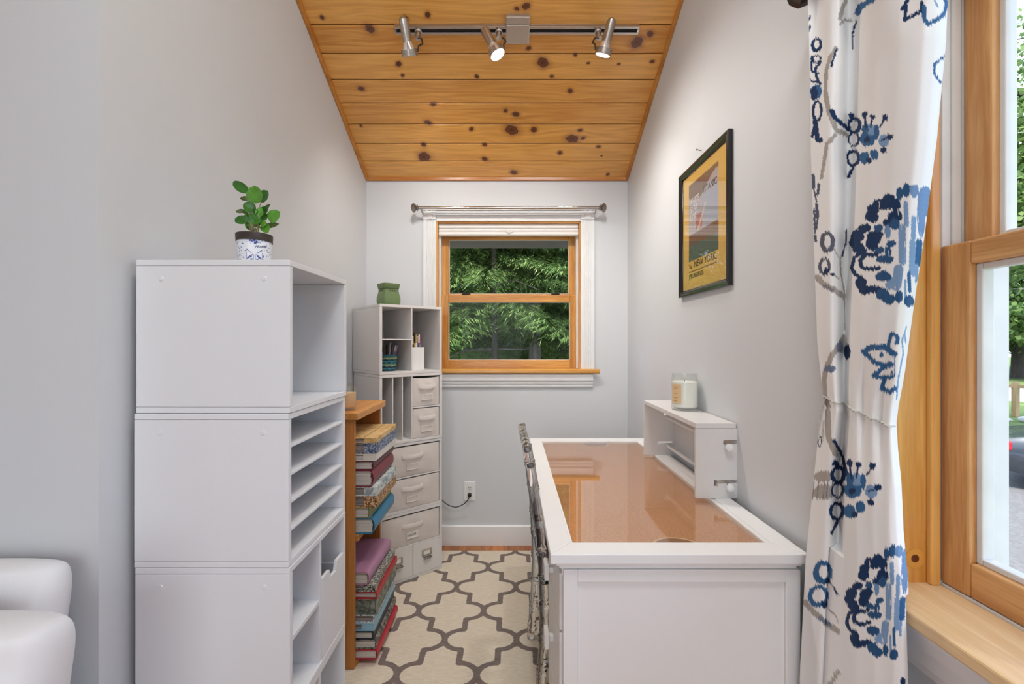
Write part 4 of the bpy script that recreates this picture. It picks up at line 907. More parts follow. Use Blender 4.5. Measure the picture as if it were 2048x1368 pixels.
for xx, zz in ((Xh(1455.5), Zh(894)), (Xh(1457.5), Zh(973.5))):
    q = MB(); q.tube([(xx, hy0 - .003, zz), (xx, hy1 + .003, zz)], .0068, 14); rl_ = q.build('rail', TRIMW, hut, smooth=True)
    for yy, dd in ((hy0 - .001, -1), (hy1 + .001, 1)): q = MB(); q.lathe([(0, 0), (.008, 0), (.0125, .005), (.0135, .010), (.010, .016), (0, .019)], (xx, yy, zz), (0, dd, 0), 20); q.build('rail_knob', TRIMW, rl_, smooth=True)
cc_ = Vector((.662, 1.745, hz1 + .0005))
cj = jar('jar_candle', 'white wax candle in a wide glass jar on the small desk shelf', cc_, .0485, .138, mat('white_wax', C(240, 238, 230), .5, var=.01), .108, .93)
q = MB(); an = [R(a) for a in range(-176, -122, 3)]; rows = [[cc_ + Vector((.0489 * math.cos(a), .0489 * math.sin(a), z_)) for z_ in (.028, .100)] for a in an]
vs = [p_ for r_ in rows for p_ in r_]; q.add(vs, [(2*i, 2*i+2, 2*i+3, 2*i+1) for i in range(len(an)-1)]); lb = q.build('label', mat('kraft_label', C(222, 190, 146), .7), cj, smooth=True)
q = MB()
for zz, hw_ in ((.088, 8), (.083, 6), (.064, 5), (.048, 7), (.036, 6)):
    aa = [R(a) for a in range(-150 - hw_ * 2, -150 + hw_ * 2, 4)]
    for a, b2 in zip(aa[:-1], aa[1:]): q.add([cc_ + Vector((.0491 * math.cos(t_), .0491 * math.sin(t_), z_)) for t_, z_ in ((a, zz), (b2, zz), (b2, zz + .0016), (a, zz + .0016))], [(0, 1, 2, 3)])
q.build('label_print', mat('label_print', C(150, 116, 76), .7), lb)

# ------------------------------------------------------------------ framed poster
fy0, fy1, fz0, fz1, fX = 1.4816, 1.9266, 1.4455, 1.955, .7045
pf = thing('framed_poster', 'black framed shipping line poster with a yellow border on the right wall', 'poster', (XR, (fy0 + fy1) / 2, fz0))
FB = mat('black_lacquer_frame', C(20, 19, 20), .22, coat=.4)
fw_ = .026
prof_ = [(0, 0), (.014, 0), (.0155, .006), (.012, .010), (.014, .016), (.010, .022), (.006, fw_), (0, fw_)]      # height off the wall, inward distance
def frame_side(p0, p1, inward):
    """moulding between two outer corners with mitred ends"""
    p0, p1, inw = Vector(p0), Vector(p1), Vector(inward); ax = (p1 - p0).normalized(); q = MB()
    q.rings([[p0 + Vector((-hh_, 0, 0)) + inw * dd + ax * dd for hh_, dd in prof_], [p1 + Vector((-hh_, 0, 0)) + inw * dd - ax * dd for hh_, dd in prof_]]); q.build('frame_side', FB, pf, smooth=True, ang=50)
xw = XR - .0005
frame_side((xw, fy0, fz0), (xw, fy1, fz0), (0, 0, 1)); frame_side((xw, fy1, fz1), (xw, fy0, fz1), (0, 0, -1)); frame_side((xw, fy0, fz1), (xw, fy0, fz0), (0, 1, 0)); frame_side((xw, fy1, fz0), (xw, fy1, fz1), (0, -1, 0))
W_, H_f = fy1 - fy0, fz1 - fz0
nA, nB = 90, 110
A_, B_ = np.meshgrid(np.linspace(.03, .97, nA), np.linspace(.03, .97, nB), indexing='ij')       # a: 0 far .. 1 near the camera, b: 0 top .. 1 bottom
pn = np.ones(A_.shape + (3,)) * np.array(C(226, 184, 92))
in_ = (A_ > .19) & (A_ < .785) & (B_ > .13) & (B_ < .735)
pa, pb = (A_ - .19) / .595, (B_ - .13) / .605
pic = np.ones(A_.shape + (3,)) * np.array(C(176, 170, 176))
pic[(pb < .16 + .10 * np.sin(pa * 5))] = np.array(C(120, 92, 70)); pic[(pb > .26) & (pa > .5 + .25 * (pb - .3)) & (pb < .7)] = np.array(C(168, 172, 186))
pic[(np.abs(pa - .38) < .10) & (pb > .44) & (pb < .62)] = np.array(C(178, 92, 76))
pic[(np.abs(pa - (.95 - pb * .95)) < .03) & (pb > .35)] = np.array(C(206, 198, 178))
pic[(pb > .66) & (pb < .80)] = np.array(C(112, 80, 56)); pic[pb >= .80] = np.array(C(88, 100, 84))
pn[in_] = pic[in_]
ln = (A_ > .19) & (A_ < .785) & (np.abs(B_ - .812) < .0035); pn[ln] = np.array(C(110, 84, 40))
me = np_mesh('print', np.stack([0 * A_ + XR - .0035, fy1 - A_ * W_, fz1 - B_ * H_f], -1).reshape(-1, 3), grid_faces(nA, nB)); cattr(me, 'paint', pn); mesh_obj('print', me, attr_mat('poster_print', .6), pf)
INK, WINK = mat('poster_ink', C(70, 56, 36), .7), mat('poster_white_ink', C(236, 232, 226), .7)
def ptext(body, a, b_, size, m_, sq=1.0, rot=0.0):
    return text_mesh('lettering', body, size, m_, pf, frame_matrix((XR - .0042, fy1 - a * W_, fz1 - b_ * H_f), (0, -math.cos(rot), math.sin(rot)), (0, math.sin(rot), math.cos(rot))), depth=.0002, squeeze=sq)
ptext('WHITE', .21, .295, .036, WINK, .85); ptext('STAR', .23, .355, .036, WINK, .85); ptext('LINE', .23, .415, .036, WINK, .85)
ptext('TITANIC', .50, .275, .036, INK, .85); ptext('To', .20, .79, .026, INK, .9); ptext('NEW YORK.', .315, .79, .036, INK, 1.0)
ptext('JAMES S. WALKER & CO.', .20, .868, .026, INK, .50)
q = MB(); q.box(XR - .0062, XR - .005, fy0 + fw_ - .003, fy1 - fw_ + .003, fz0 + fw_ - .003, fz1 - fw_ + .003); q.build('glazing', pane_mat('frame_glass', (1, 1, 1), 2.0), pf)
np_ = P(1402, 301, 0); nl_ = Vector((XR, .719 * F / (1402 - 1024), 0)); nl_.z = EYE + (684 - 301) * nl_.y / F
ng = thing('picture_nail', 'small brass nail in the wall above the framed poster', 'nail', nl_)
q = MB(); q.tube([nl_, nl_ + Vector((-.016, 0, .004))], .0016, 8); q.lathe([(0, 0), (.004, 0), (.004, .0015), (0, .0015)], nl_ + Vector((-.016, 0, .004)), (-1, 0, .2), 10); q.build('shank', mat('brass', C(150, 104, 66), .35, .9), ng)

# ------------------------------------------------------------------ wall outlet and lamp cord
p0, p1 = P(928, 1001, D), P(951, 963, D)
ou = thing('wall_outlet', 'white wall outlet above the back baseboard', 'outlet', ((p0.x + p1.x) / 2, D, p0.z))
q = MB(); q.box(p0.x, p1.x, D - .006, D, p0.z, p1.z); q.build('cover_plate', TRIMW, ou, bev=.003)
ocx = (p0.x + p1.x) / 2; ocz = (p0.z + p1.z) / 2
for k, dz_ in enumerate((.0195, -.0195)):
    q = MB(); q.lathe([(0, 0), (.0165, 0), (.0160, .0015), (0, .0016)], (ocx, D - .006, ocz + dz_), (0, -1, 0), 24); rc = q.build('receptacle', mat('receptacle_white', C(228, 227, 224), .3), ou, smooth=True)
    if k == 0:
        for sx in (-.0062, .0062): q = MB(); q.box(ocx + sx - .0011, ocx + sx + .0011, D - .0079, D - .0076, ocz + dz_ + .001, ocz + dz_ + .009); q.build('slot', DARK, rc)
        q = MB(); q.lathe([(0, 0), (.0026, 0), (0, .0003)], (ocx, D - .0076, ocz + dz_ - .006), (0, -1, 0), 12); q.build('ground_slot', DARK, rc)
pz = ocz - .0195
cd = thing('power_cord', 'black power cord plugged into the wall outlet', 'cord', (ocx, D - .02, pz))
q = MB(); q.lathe([(0, 0), (.012, 0), (.0125, .010), (.0115, .020), (.006, .024), (0, .024)], (ocx, D - .0078, pz), (0, -1, 0), 18); q.build('plug', BLACKP, cd, smooth=True)
pts = [Vector((ocx, D - .028, pz)), P(938.5, 992, D - .035), P(935, 1001, D - .035), P(926, 1009, D - .035), P(914, 1014, D - .035), P(904, 1013, D - .035), P(893, 1008, D - .035), P(882, 998, D - .03), P(868, 984, D - .02)]
sp = []
for i in range(len(pts) - 1):
    a, b_, c_, d_ = pts[max(i-1, 0)], pts[i], pts[i+1], pts[min(i+2, len(pts)-1)]
    for t_ in np.linspace(0, 1, 6)[:-1]: sp.append(.5 * ((2*b_) + (c_-a)*t_ + (2*a-5*b_+4*c_-d_)*t_**2 + (-a+3*b_-3*c_+d_)*t_**3))
sp.append(pts[-1]); q = MB(); q.tube(sp, .0026, 8); q.build('cable', BLACKP, cd, smooth=True)

# ------------------------------------------------------------------ clear acrylic bamboo chair, drawn up to the desk
ch = thing('acrylic_chair', 'clear acrylic bamboo-style chair tucked under the desk', 'chair', (.088, 1.74, RZ), R(1.6)); OFF[ch] = Vector((0, 0, 0))
def bamboo(path, r, nm, rings=()):
    q = MB(); pts_ = []; rs_ = []
    path = [Vector(p_) for p_ in path]; tot = sum((b2 - a2).length for a2, b2 in zip(path[:-1], path[1:])); acc = 0
    ev = []
    for a2, b2 in zip(path[:-1], path[1:]):
        L = (b2 - a2).length; n_ = max(2, int(L / .006))
        for i in range(n_): ev.append((acc + L * i / n_, a2.lerp(b2, i / n_)))
        acc += L
    ev.append((acc, path[-1]))
    for s2, p_ in ev:
        rr = r
        for g_ in rings:
            dd = abs(s2 - g_ * tot)
            for o_ in (-.007, .007): rr = max(rr, r * (1 + .30 * max(0, 1 - abs(s2 - g_ * tot - o_) / .006)))
        pts_.append(p_); rs_.append(rr)
    q.tube(pts_, rs_, 10); return q.build(nm, ACRYL, ch, smooth=True, ang=80)
for sy in (-.19, .19):
    bamboo([(-.004, sy, .003), (.010, sy, .175), (.016, sy, .325), (.014, sy, .44), (.004, sy, .606), (-.016, sy, .756), (-.042, sy, .905)], .0155, 'back_post', (.05, .14, .27, .39, .50, .60, .71, .82, .93))
    bamboo([(.385, sy, .003), (.383, sy, .44)], .0155, 'front_leg', (.1, .35, .65, .9))
    for z_ in (.17, .25): bamboo([(.011, sy, z_), (.384, sy, z_)], .0095, 'side_stretcher', (.05, .5, .95))
bamboo([(-.042, -.205, .893), (-.042, .205, .893)], .0125, 'top_rail', (.04, .2, .35, .5, .65, .8, .96))
bamboo([(-.030, -.19, .835), (-.030, .19, .835)], .010, 'back_rail', (.06, .5, .94)); bamboo([(.008, -.19, .53), (.008, .19, .53)], .010, 'back_rail', (.06, .5, .94))
for sy in (-.114, -.057, 0, .057, .114): bamboo([(.007, sy, .535), (-.010, sy, .68), (-.030, sy, .832)], .0075, 'spindle', (.2, .5, .8))
bamboo([(.384, -.19, .21), (.384, .19, .21)], .0095, 'front_stretcher', (.05, .5, .95))
q = MB(); q.box(.004, .40, -.205, .205, .432, .455); q.build('seat', ACRYL, ch, bev=.008, seg=3)
q = MB(); rr2 = []
for z_, sc_ in ((.4556, .93), (.462, .99), (.476, 1.0), (.486, .97), (.490, .88)): rr2.append([(.208 + .192 * sc_ * math.copysign(abs(math.cos(a)) ** .4, math.cos(a)), .2 * sc_ * math.copysign(abs(math.sin(a)) ** .4, math.sin(a)), z_) for a in np.linspace(0, 2 * math.pi, 41)[:-1]])
q.rings(rr2); q.build('seat_cushion', mat('grey_cushion', C(92, 94, 104), .85, var=.2, scale=90, bump=.3), ch, smooth=True, ang=70)

# ------------------------------------------------------------------ printed curtain, tied back, and its rod
LEFT = [(-260,1612),(0,1616),(150,1620),(300,1622),(450,1627),(684,1635),(759,1642),(814,1648),(884,1636),(994,1625),(1134,1612),(1284,1605),(1368,1601),(1700,1590)]
RIGHT = [(-260,1900),(0,1895),(100,1891),(170,1884),(280,1873),(375,1860),(475,1847),(570,1832),(684,1816),(734,1809),(799,1796),(834,1792),(894,1795),(984,1802),(1084,1806),(1184,1815),(1309,1820),(1368,1822),(1900,1830)]
XP = [(0, .666), (.06, .664), (.15, .655), (.22, .672), (.28, .700), (.315, .702), (.36, .668), (.48, .640), (.66, .632), (.84, .642), (.94, .658), (1, .682)]
ztop, zbot = 2.035, .03
ns, nz_ = 200, 900
ss = np.linspace(0, 1, ns); zz_ = np.linspace(ztop, zbot, nz_)
ya_ = lambda tab, y: np.interp(y, [a for a, _ in tab], [b_ for _, b_ in tab])
xs_base = np.interp(ss, [a for a, _ in XP], [b_ for _, b_ in XP])
xs_base = np.convolve(np.pad(xs_base, 4, mode='edge'), np.ones(9) / 9, 'valid')
V3 = np.zeros((ns, nz_, 3))
for j, z_ in enumerate(zz_):
    tie = math.exp(-((z_ - 1.135) / .10) ** 2)
    amp = 1 - .35 * tie
    yl = 684 - (z_ - EYE) * F / 1.0; yr = 684 - (z_ - EYE) * F / .735
    xl = ya_(LEFT, yl); xr = ya_(RIGHT, yr)
    X = .668 + (xs_base - .668) * amp + .006 * np.sin(ss * 9 + z_ * 2.2) + .006 * tie * np.sin(ss * 26)
    if z_ > 1.75: X = X + (z_ - 1.75) * .06 * np.sin(ss * 20) 
    pxs = xl + (xr - xl) * ss
    Yv = X * F / (pxs - 1024)
    V3[:, j, 0] = X; V3[:, j, 1] = Yv; V3[:, j, 2] = z_ - .03 * tie * (ss - .3) 
V3[..., 0] = np.minimum(V3[..., 0], .7135)
win_zone = (V3[..., 1] < .985) & (V3[..., 2] < .83)
V3[..., 0] = np.where(win_zone & (V3[..., 0] > .664), .664 + (V3[..., 0] - .664) * .22, V3[..., 0])
V3[..., 0] = np.where(V3[..., 1] < .985, np.minimum(V3[..., 0], .697), V3[..., 0])
cpx = 1024 + V3[..., 0] * F / V3[..., 1]; cpy = 684 - (V3[..., 2] - EYE) * F / V3[..., 1]
jit = np.interp((cpx * 1.0) % 997, np.arange(997), rng.uniform(-2.6, 2.6, 997))            # ikat: the print slips along the warp threads
fine_ = rng.uniform(-.5, .5, cpx.shape)
QX, QY = cpx + fine_ * .5, cpy + jit + fine_
paint = np.ones(cpx.shape + (3,)) * np.array(C(247, 247, 247))
NAVY, BLUE, LBLUE, TAUPE, CW = (np.array(C(*c_)) for c_ in ((28, 56, 96), (56, 104, 152), (132, 166, 206), (176, 170, 163), (247, 247, 247)))
def tr(sc, ox_, oy_):
    return lambda p_: (ox_ + p_[0] / sc, oy_ + p_[1] / sc)
def cline(f, pts, w, c_, sc):
    pts = [f(p_) for p_ in pts]
    for p_, q_ in zip(pts[:-1], pts[1:]): paint[seg_dist(QX, QY, p_, q_) < w / sc / 2] = c_
def cell(f, sc, cx, cy, rx, ry, c_, kx=1.0, ky=1.0):
    x_, y_ = f((cx, cy)); paint[((QX - x_) / (rx / sc * kx)) ** 2 + ((QY - y_) / (ry / sc * ky)) ** 2 < 1] = c_
def cring(f, sc, cx, cy, rx, ry, t_, c_):
    cell(f, sc, cx, cy, rx, ry, c_); cell(f, sc, cx + t_ * .1, cy - t_ * .1, rx - t_, ry - t_, CW)
s2 = 4.147; f2 = tr(s2, 1600, 0); f3 = tr(s2, 1600, 330); s4 = 3.8; f4 = tr(s4, 1600, 650); s5 = 3.82; f5 = tr(s5, 1590, 1010)
# taupe branches
for pts, w in (([(380,0),(345,80),(330,150)],45), ([(330,200),(360,170),(430,170)],25), ([(300,400),(250,480),(220,600),(215,760)],42), ([(215,770),(240,920),(300,1080),(390,1120)],52), ([(290,1120),(225,1200),(200,1368)],42)): cline(f2, pts, w * .75, TAUPE, s2)
for pts, w in (([(200,0),(180,110)],30), ([(375,560),(375,660),(330,780),(335,900),(365,1050),(375,1368)],16), ([(270,690),(330,780)],12), ([(250,900),(320,940)],15), ([(145,930),(200,990),(270,1030),(360,1090)],58)): cline(f3, pts, w * .8, TAUPE, s2)
for pts, w in (([(320,110),(250,220),(200,330),(185,420),(195,560),(220,620)],48), ([(215,660),(220,850),(270,980)],55), ([(330,80),(330,200)],30)): cline(f4, pts, w * .8, TAUPE, s4)
cell(f4, s4, 180, 1150, 72, 42, TAUPE); cell(f4, s4, 180, 1270, 78, 58, TAUPE)
for pts, w in (([(80,740),(150,820),(250,910),(330,960)],52), ([(280,600),(325,680)],11), ([(260,790),(320,860)],13), ([(330,1280),(280,1368),(250,1420)],46), ([(325,680),(325,900)],10)): cline(f5, pts, w * .8, TAUPE, s5)
# navy accents along the branches and the strip at the left edge
for pts, w in (([(302,410),(262,545)],16), ([(262,920),(290,980),(400,1075)],34), ([(470,180),(440,260),(440,400)],18)): cline(f2, pts, w, NAVY, s2)
for cx, cy, rx, ry, t_ in ((140,370,48,62,26), (145,920,46,92,24), (140,490,40,36,14)): cring(f2, s2, cx, cy, rx, ry, t_, NAVY)
for pts, w in (([(100,460),(98,580),(155,610)],18), ([(172,520),(130,560),(140,640),(172,700)],22), ([(128,1000),(150,1160),(175,1165)],40), ([(105,1125),(125,1040)],26), ([(90,660),(150,680)],16)): cline(f2, pts, w, NAVY, s2)
cell(f2, s2, 135, 760, 48, 62, BLUE); cell(f2, s2, 120, 770, 30, 60, NAVY); cell(f2, s2, 82, 150, 8, 22, NAVY); cell(f2, s2, 82, 235, 8, 24, NAVY)
for pts, w in (([(112,80),(116,180)],28), ([(160,160),(150,240)],24), ([(120,200),(140,300)],14), ([(142,330),(146,430)],28), ([(120,360),(128,560)],16), ([(148,450),(140,520)],18), ([(130,585),(134,625)],24)): cline(f3, pts, w, NAVY * .8 + TAUPE * .2, s2)
for cx, cy, rx, ry, t_ in ((228,640,60,90,34), (206,842,52,76,26)): cring(f3, s2, cx, cy, rx, ry, t_, NAVY * .75 + TAUPE * .25)
cline(f3, [(383,540),(380,640),(345,760)], 12, NAVY, s2); cell(f3, s2, 222, 880, 22, 30, NAVY); cell(f3, s2, 270, 905, 14, 12, NAVY); cline(f3, [(200,1000),(270,1035)], 26, NAVY * .5 + TAUPE * .5, s2)
cell(f4, s4, 362, 205, 26, 58, NAVY); cell(f4, s4, 300, 165, 26, 44, BLUE * .6 + TAUPE * .4); cell(f4, s4, 228, 335, 42, 28, BLUE * .7 + TAUPE * .3)
cring(f4, s4, 152, 885, 18, 42, 8, NAVY); cline(f4, [(258,880),(330,1010),(362,1140)], 24, NAVY, s4); cell(f4, s4, 210, 590, 14, 40, NAVY * .4 + TAUPE * .6)
for cx in (110, 145, 190, 215, 245): cline(f4, [(cx, 1190), (cx - 12, 1320)], 9, NAVY * .4 + TAUPE * .6, s4)
# open leaves
for pts, w, c_ in (([(900,0),(850,75),(885,60),(870,170),(1010,92),(1012,20)],30,NAVY), ([(1030,50),(1030,160),(1065,208),(1182,128),(1212,50),(1200,0)],32,BLUE), ([(480,110),(505,55),(610,-10)],48,BLUE), ([(1200,465),(1110,530),(1110,620),(1165,685)],20,BLUE), ([(1110,0),(1140,60)],16,LBLUE)): cline(f2, pts, w, c_, s2)
for pts, w, c_ in (([(485,200),(560,165),(640,165),(720,220)],42,BLUE), ([(485,200),(560,275),(650,310),(690,290)],36,BLUE), ([(672,160),(698,62),(742,90),(735,140)],28,BLUE), ([(672,160),(720,215)],22,BLUE), ([(562,382),(620,335),(700,300)],32,BLUE), ([(562,382),(640,402),(705,390)],30,BLUE), ([(645,415),(622,482),(680,505),(725,482)],36,BLUE), ([(805,20),(772,120),(780,220),(740,420),(730,560)],12,LBLUE), ([(790,60),(800,140)],10,LBLUE), ([(720,240),(720,380)],8,LBLUE)): cline(f4, pts, w, c_, s4)
cell(f4, s4, 622, 226, 16, 20, BLUE); cell(f4, s4, 700, 360, 10, 12, BLUE)
cring(f5, s5, 216, 515, 76, 92, 42, BLUE); cring(f5, s5, 180, 695, 80, 86, 34, BLUE); cell(f5, s5, 250, 585, 24, 26, NAVY); cell(f5, s5, 225, 760, 24, 26, NAVY); cline(f5, [(190,865),(265,910)], 30, BLUE * .6 + TAUPE * .4, s5)
cline(f5, [(300,640),(325,690)], 16, NAVY, s5); cell(f5, s5, 822, 1350, 20, 32, NAVY)
# spiky sprigs
SPR = [('r',455,1040,62,72,30),('r',450,1155,52,62,16),('r',445,1310,62,72,26),('e',565,1150,66,64,1),('e',590,1075,40,48,2),('e',640,1090,22,60,1),('e',545,1070,30,42,1),('e',700,1165,46,50,2),('e',620,1280,36,44,1),('e',540,1310,42,52,1),
       ('l',540,950,552,1060,14),('l',605,970,590,1060,12),('l',708,980,668,1050,12),('l',750,1135,680,1165,12),('d',540,950,24,28),('d',606,968,24,20),('d',710,975,24,24),('d',750,1132,30,24),('d',697,1245,26,26),('d',578,1335,24,24),('d',430,955,26,22),('e',560,1160,26,24,0)]
def sprig(f, sc, kx, ky, x0_, y0_):
    g = lambda p_: (x0_ + (f(p_)[0] - 1730.2) * kx, y0_ + (f(p_)[1] - 229) * ky)
    for it in SPR:
        if it[0] == 'r': cell(g, sc, it[1], it[2], it[3], it[4], NAVY, kx, ky); cell(g, sc, it[1] - 4, it[2], it[3] - it[5], it[4] - it[5], CW, kx, ky)
        elif it[0] == 'e': cell(g, sc, it[1], it[2], it[3], it[4], (NAVY, BLUE, LBLUE)[it[5]], kx, ky)
        elif it[0] == 'l': cline(g, [(it[1], it[2]), (it[3], it[4])], it[5] * 1.2, NAVY, sc)
        else: cell(g, sc, it[1], it[2], it[3], it[4], NAVY, kx, ky)
    cline(g, [(445,1385),(400,1470)], 24, NAVY, sc)
sprig(f2, s2, 1, 1, 1730.2, 229); sprig(f2, s2, 1.12, 1.12, 1700, 925)
# big peonies
PEO = [(600,430,50,44,0),(610,370,44,38,0),(655,320,44,38,0),(740,300,50,56,0),(800,335,34,50,0),(700,330,50,40,0),(830,240,24,48,1),(885,210,28,52,1),(945,215,32,48,2),(1030,300,52,112,2),(1000,420,30,160,2),
       (540,525,48,32,0),(480,590,50,48,0),(452,640,38,38,0),(490,690,46,42,0),(530,712,28,20,0),(620,600,54,48,0),(600,660,46,44,0),(655,575,38,24,0),(790,430,54,48,0),(735,480,42,30,0),(790,490,36,42,1),(730,550,24,48,2),
       (655,520,34,28,1),(760,650,36,24,1),(665,705,36,26,1),(735,715,24,42,1),(710,780,64,30,1),(695,920,58,38,1),(510,980,42,48,0),(545,1040,48,32,0),(620,1030,62,27,0),(690,1070,48,44,1),(740,1110,48,38,1),(820,1095,26,44,1),(900,1130,36,44,1)]
PST = [((850,520),(850,800),58,2),((940,440),(935,600),40,2),((930,640),(925,900),52,2),((880,320),(885,500),36,2),((985,640),(975,810),52,1),((820,860),(800,1010),74,2),((900,900),(905,1050),28,1),((965,840),(960,960),26,2),((760,960),(740,1000),60,2),((870,960),(870,1100),20,2)]
PLN = [([(640,740),(540,752),(502,790),(512,840),(565,866),(660,850)],34,0),([(545,715),(455,768),(432,850),(462,910),(512,932),(520,970)],30,0)]
def peony(g, kx, ky):
    for p_, q_, w, c_ in PST: cline(g, [p_, q_], w * kx, (NAVY, BLUE, LBLUE)[c_] , s2)
    for cx, cy, rx, ry, c_ in PEO: cell(g, s2, cx, cy, rx * 1.14, ry * 1.14, (NAVY, BLUE * .6 + NAVY * .4, LBLUE * .7 + BLUE * .3)[c_], kx, ky)
    for pts, w, c_ in PLN: cline(g, pts, w, NAVY, s2)
    for k in range(14):
        x_ = 660 + k * 26; y_ = 300 + (k * 137) % 760; cline(g, [(x_, y_), (x_ + 4, y_ + 46)], 5, CW, s2)
peony(f3, 1, 1)
peony(lambda p_: (1690.8 + (f3(p_)[0] - 1700) * .83, 1091 + (f3(p_)[1] - 370) * .937), .83, .937)
streak = 1 + .10 * np.interp((cpx * 3.1) % 499, np.arange(499), rng.uniform(-1, 1, 499))
paint = np.where((paint < .8).any(-1)[..., None], np.clip(paint * streak[..., None], 0, 1), paint)
me = np_mesh('curtain', V3.reshape(-1, 3), grid_faces(ns, nz_)); cattr(me, 'paint', paint)
ct = thing('curtain', 'white curtain with a blue flower print, tied back beside the large window', 'curtain', (.66, .9, .03))
o = mesh_obj('drape', me, attr_mat('printed_cotton', .85, bump=.25, bscale=700, spec=.2), ct, smooth=True, ang=180)
md = o.modifiers.new('thickness', 'SOLIDIFY'); md.thickness = .0016; md.offset = 0
q = MB(); jt_ = int(np.argmin(np.abs(zz_ - 1.135)))
tp = [Vector(V3[i, jt_]) for i in range(0, ns, 4)]; tp = [p_ + Vector((-.003, -.003, .0008 * math.sin(i * 1.1))) for i, p_ in enumerate(tp)]
CORD = mat('twisted_cord', C(200, 198, 192), .7, var=.2, scale=300)
tb = thing('tieback_cord', 'thin twisted cord tied around the printed curtain', 'tieback', tp[0])
q.tube(tp, .0016, 6); q.tube([p_ + Vector((-.001, 0, .0012 * (-1) ** i)) for i, p_ in enumerate(tp)], .0013, 6); q.build('cord', CORD, tb, smooth=True)
q = MB(); e0 = tp[2]; q.tube([e0, e0 + Vector((-.004, .008, -.03)), e0 + Vector((-.004, .018, -.065)), e0 + Vector((-.004, .016, -.095)), e0 + Vector((-.004, .004, -.088)), e0 + Vector((-.004, .0, -.05))], .0013, 6); q.build('loose_end', CORD, tb, smooth=True)
r2 = thing('curtain_rod', 'dark metal rod carrying the printed curtain above the large window', 'curtain rod', (.655, .5, 2.045))
DB = mat('pewter_rod', C(84, 78, 74), .35, .9)
q = MB(); q.tube([(.655, -.3, 2.052), (.655, 1.01, 2.052)], .0095, 14); q.build('tube', DB, r2, smooth=True)
q = MB(); q.lathe([(0, 0), (.011, 0), (.011, .006), (.019, .008), (.019, .011), (.012, .014), (.024, .024), (.030, .031), (.022, .040), (0, .050)], (.655, 1.01, 2.052), (0, 1, 0), 8); q.build('finial', DB, r2)
q = MB(); q.tube([(XR - .004, 1.0, 2.03), (.68, 1.0, 2.03), (.655, 1.0, 2.043)], .005, 8); q.box(XR - .006, XR, .99, 1.01, 2.0, 2.06); q.build('bracket', DB, r2)

# ------------------------------------------------------------------ bed corner with two stacked pillows
bed = thing('bed', 'white made bed against the wall beside the cube tower', 'bed', (-1.7, .2, 0))
LIN = mat('white_cotton', C(240, 240, 241), .8, var=.01, bump=.15, bscale=500)
q = MB(); q.box(-2.55, -.80, -1.05, .98, .22, .46); q.build('mattress', LIN, bed, bev=.05, seg=4)
q = MB(); q.box(-2.53, -.82, -1.03, .96, .10, .215); q.build('bed_base', mat('bed_base_grey', C(150, 148, 146), .8), bed, bev=.01)
for x_, y_ in ((-2.45, -.95), (-.90, -.95), (-2.45, .88), (-.90, .88)): q = MB(); q.lathe([(.022, 0), (.026, .0995)], (x_, y_, 0), (0, 0, 1), 14); q.build('leg', SHELFZ, bed)
def pillow(label, c, w, dpt, th, yaw, seed):
    n_ = 48; U, V = np.meshgrid(np.linspace(-1, 1, n_), np.linspace(-1, 1, n_), indexing='ij'); r_ = np.random.default_rng(seed)
    prof = ((1 - np.abs(U) ** 5) * (1 - np.abs(V) ** 5)).clip(0) ** .24
    rr = 1 - .10 * (np.abs(U) * np.abs(V)) ** 4
    pin = 1 - .07 * (1 - U ** 2) * np.abs(V) ** 3; pin2 = 1 - .07 * (1 - V ** 2) * np.abs(U) ** 3
    wr = sum(.004 * np.sin(a * U + b_ * V + p_) for a, b_, p_ in r_.uniform(-9, 9, (6, 3))) * (1 - prof * .3)
    xx, yy = U * w / 2 * pin2 * rr, V * dpt / 2 * pin * rr
    top_ = np.stack([xx, yy, prof * th / 2 + wr * (prof > .02)], -1).reshape(-1, 3); bot_ = np.stack([xx, yy, -prof * th / 2 * .9], -1).reshape(-1, 3)
    fc = grid_faces(n_, n_); me = np_mesh('pillow', np.concatenate([top_, bot_]), np.concatenate([fc, fc[:, ::-1] + n_ * n_]))
    bm = bmesh.new(); bm.from_mesh(me); bmesh.ops.remove_doubles(bm, verts=bm.verts, dist=.0004); bm.to_mesh(me); bm.free()
    o = mesh_obj('pillow', me, LIN, None, smooth=True, ang=180); o.location = c; o.rotation_euler = (R(84), 0, R(yaw)); return tag(o, label, 'pillow')
pillow('plump white pillow leaning in front of another pillow on the bed', (-1.100, .760, .632), .70, .33, .15, 0, 4)
pillow('taller white pillow propped upright against the wall behind the bed', (-1.246, .920, .640), .69, .36, .11, 0, 9)

# ------------------------------------------------------------------ outdoors
GZ = -1.2
u_ = Vector((.74, .673, 0)).normalized(); v_ = Vector((-u_.y, u_.x, 0))
def ground_strip(nm, t0, t1, w, m_, label, cat, z_):
    vs = [u_ * t0 - v_ * w, u_ * t1 - v_ * w, u_ * t1 + v_ * w, u_ * t0 + v_ * w]; q = MB()
    q.add([(p_.x, p_.y, GZ + z_ - .05) for p_ in vs] + [(p_.x, p_.y, GZ + z_) for p_ in vs], [(0,3,2,1),(4,5,6,7),(0,1,5,4),(1,2,6,5),(2,3,7,6),(3,0,4,7)])
    o = q.build(nm, m_); return struct(o)
GRASS = mat('lawn_grass', C(98, 118, 56), .9, var=.25, scale=3, bump=.5, bscale=60)
ASPH = mat('gravel_asphalt', C(112, 110, 108), .9, var=.2, scale=24, bump=.4, bscale=40)
b = MB(); b.box(-40, 80, D + .3, 90, GZ - .1, GZ); b.box(1.6, 80, -40, D + .3, GZ - .1, GZ); struct(b.build('ground', GRASS))
ground_strip('driveway', 3.0, 17.8, 9, ASPH, '', '', .012)
ground_strip('road', 28, 39, 40, mat('road_concrete', C(150, 148, 144), .9, var=.05), '', '', .012)
